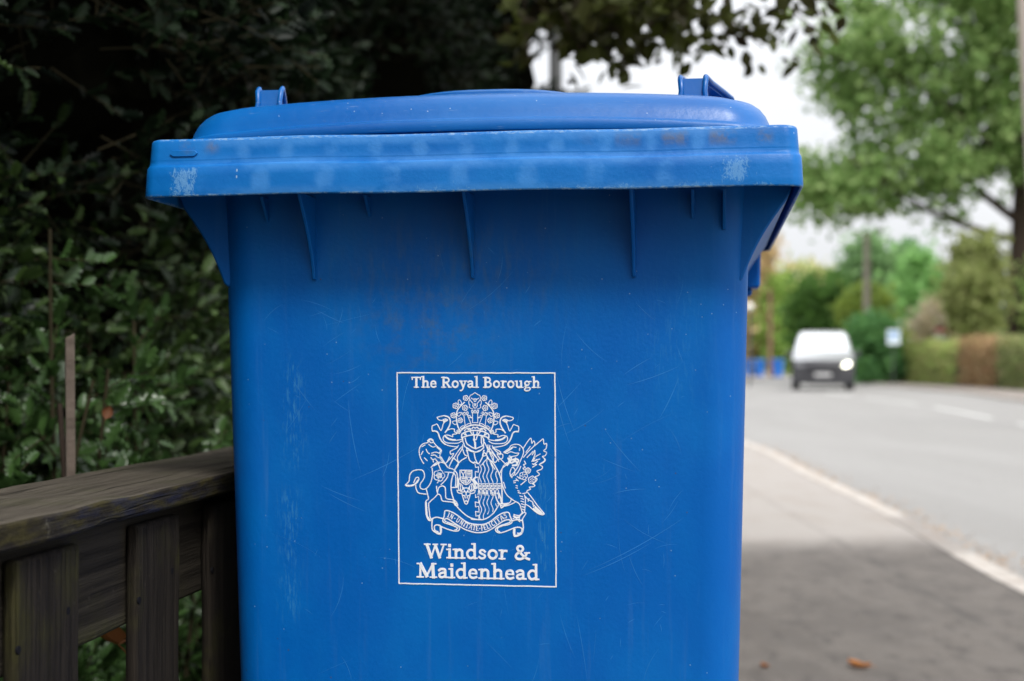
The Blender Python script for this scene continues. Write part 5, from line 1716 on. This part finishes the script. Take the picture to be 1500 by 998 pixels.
# ------------------------------------------------------------------ the van
vx, vd = (1205 - 750) / FPX * 49.5, 49.5
van = empty('van', (vx, vd, ROADZ), R(188 - 180 - 20), 'silver van with a dark lower front and one lit headlight, driving towards the camera', 'van')
van.scale = (1.05, 1.05, 1.05)
VP = simple('silver_van_paint', (0.50, 0.51, 0.53), .25, metal=.5, var=.03)
VD = simple('dark_grey_van_trim', (0.035, 0.035, 0.04), .5, var=.1)
VG = NT('reflective_windscreen'); VG.set(Base_Color=(0.92, 0.94, 0.95), Roughness=.06, Metallic=1.0); VG = VG.mat
VG2 = NT('side_glass'); VG2.set(Base_Color=(0.25, 0.26, 0.28), Roughness=.08, Metallic=.6); VG2 = VG2.mat


def hwid(z):   # half width of the van at height z
    return float(np.interp(z, [.2, .35, .9, 1.1, 1.8, 1.92], [.88, .95, .96, .94, .78, .70]))


# side outline: front at y=-2.4
side = [(-2.36, .24), (-2.44, .45), (-2.43, .78), (-2.36, .96), (-2.1, 1.08), (-1.62, 1.20), (-1.1, 1.60), (-.78, 1.82), (-.4, 1.91), (1.0, 1.94), (2.2, 1.92), (2.42, 1.80), (2.5, 1.1), (2.5, .35), (2.4, .24)]
vb = MB()
xs = [-1, -.96, -.7, 0, .7, .96, 1]
secs = []
for f in xs:
    drop = .0 if abs(f) < .9 else (.02 if abs(f) < .99 else .05)
    secs.append([(f * hwid(z), y + (.10 * f * f if y < -2 else 0), z - (drop if z > 1.5 else 0)) for y, z in side])
vb.loft(secs)
vb.build('body', VP, van, smooth=35)
ws = MB()
def srf(y):   # height of the front slope
    return float(np.interp(y, [p[0] for p in side[:10]][2:], [p[1] for p in side[:10]][2:]))
rows = []
for y in np.linspace(-1.56, -.74, 6):
    z = srf(y) + .008
    w = hwid(z) - .09
    rows.append([(x, y - .006, z) for x in np.linspace(-w, w, 7)])
vs = [p for r in rows for p in r]
ws.add(vs, [(i * 7 + k, i * 7 + k + 1, (i + 1) * 7 + k + 1, (i + 1) * 7 + k) for i in range(5) for k in range(6)])
ws.build('windscreen', VG, van, smooth=60, recalc=False)
bmp = MB()
secs = []
for f in (-1, -.8, 0, .8, 1):
    secs.append([(f * .97, y + .13 * f * f, z) for y, z in ((-2.50, .20), (-2.53, .45), (-2.51, .80), (-2.44, .97), (-2.2, .94), (-2.2, .2))])
bmp.loft(secs)
bumper = bmp.build('bumper', VD, van, smooth=30, bevel=.02)
gr = MB()
for k in range(3):
    gr.box((0, -2.535 + .012 * k, .62 + .07 * k), (1.1, .03, .03))
gr.build('grille', VD, van, smooth=20, bevel=.006)
pl = MB(); pl.box((0, -2.545, .50), (.52, .012, .11))
pl.build('number_plate', simple('number_plate_white', (0.45, 0.45, 0.45), .5), bumper, smooth=20)
for s in (-1, 1):
    hl = MB()
    out = [(s * (.78 + .13 * math.cos(a)), .80 + .07 * math.sin(a) + .035 * math.cos(a)) for a in np.linspace(0, 2 * math.pi, 21)[:-1]]
    hl.prism([(x * .93, z + .02) for x, z in out], -2.50, -2.30)
    if s > 0:
        lm = NT('lit_headlight'); lm.set(Base_Color=(.9, .9, .8), Emission_Color=(1, 1, .78), Emission_Strength=3.5); lmat = lm.mat
    else:
        lmat = simple('unlit_headlight', (0.35, 0.36, 0.38), .15, metal=.5)
    o = hl.build('headlight', lmat, van, smooth=30)
    o['label'] = 'lit bright headlight' if s > 0 else 'unlit headlight'
    mi = MB(); mi.box((s * 1.06, -1.30, 1.16), (.20, .14, .24)); mi.box((s * .96, -1.28, 1.10), (.14, .05, .05))
    mi.build('wing_mirror', VD, van, smooth=30, bevel=.03)
    gl = MB()
    for (y0, y1) in ((-1.15, -.15), (-.05, 1.05), (1.15, 2.2)):
        z0, z1 = 1.18, 1.68
        yy0 = y0 + (.0)
        w0, w1 = hwid(z0) + .008, hwid(z1) + .008
        y0t = y0 + (.28 if y0 < -1 else 0)
        gl.add([(s * w0, yy0, z0), (s * w0, y1, z0), (s * w1, y1, z1), (s * w1, y0t, z1)], [(0, 1, 2, 3)])
    gl.build('side_window', VG2, van, smooth=0, recalc=False)
    for wy in (-1.62, 1.55):
        wh = MB(); wh.tube([(s * .74, wy, .33), (s * .77, wy, .33), (s * .955, wy, .33), (s * .975, wy, .33)], [.31, .335, .335, .31], 24)
        w_ = wh.build('wheel', M['rubber'], van, smooth=40)
        wh = MB(); wh.tube([(s * .972, wy, .33), (s * .985, wy, .33)], [.21, .18], 18)
        wh.build('rim', simple('wheel_rim_grey', (0.3, 0.3, 0.31), .4, metal=.7), w_, smooth=40)
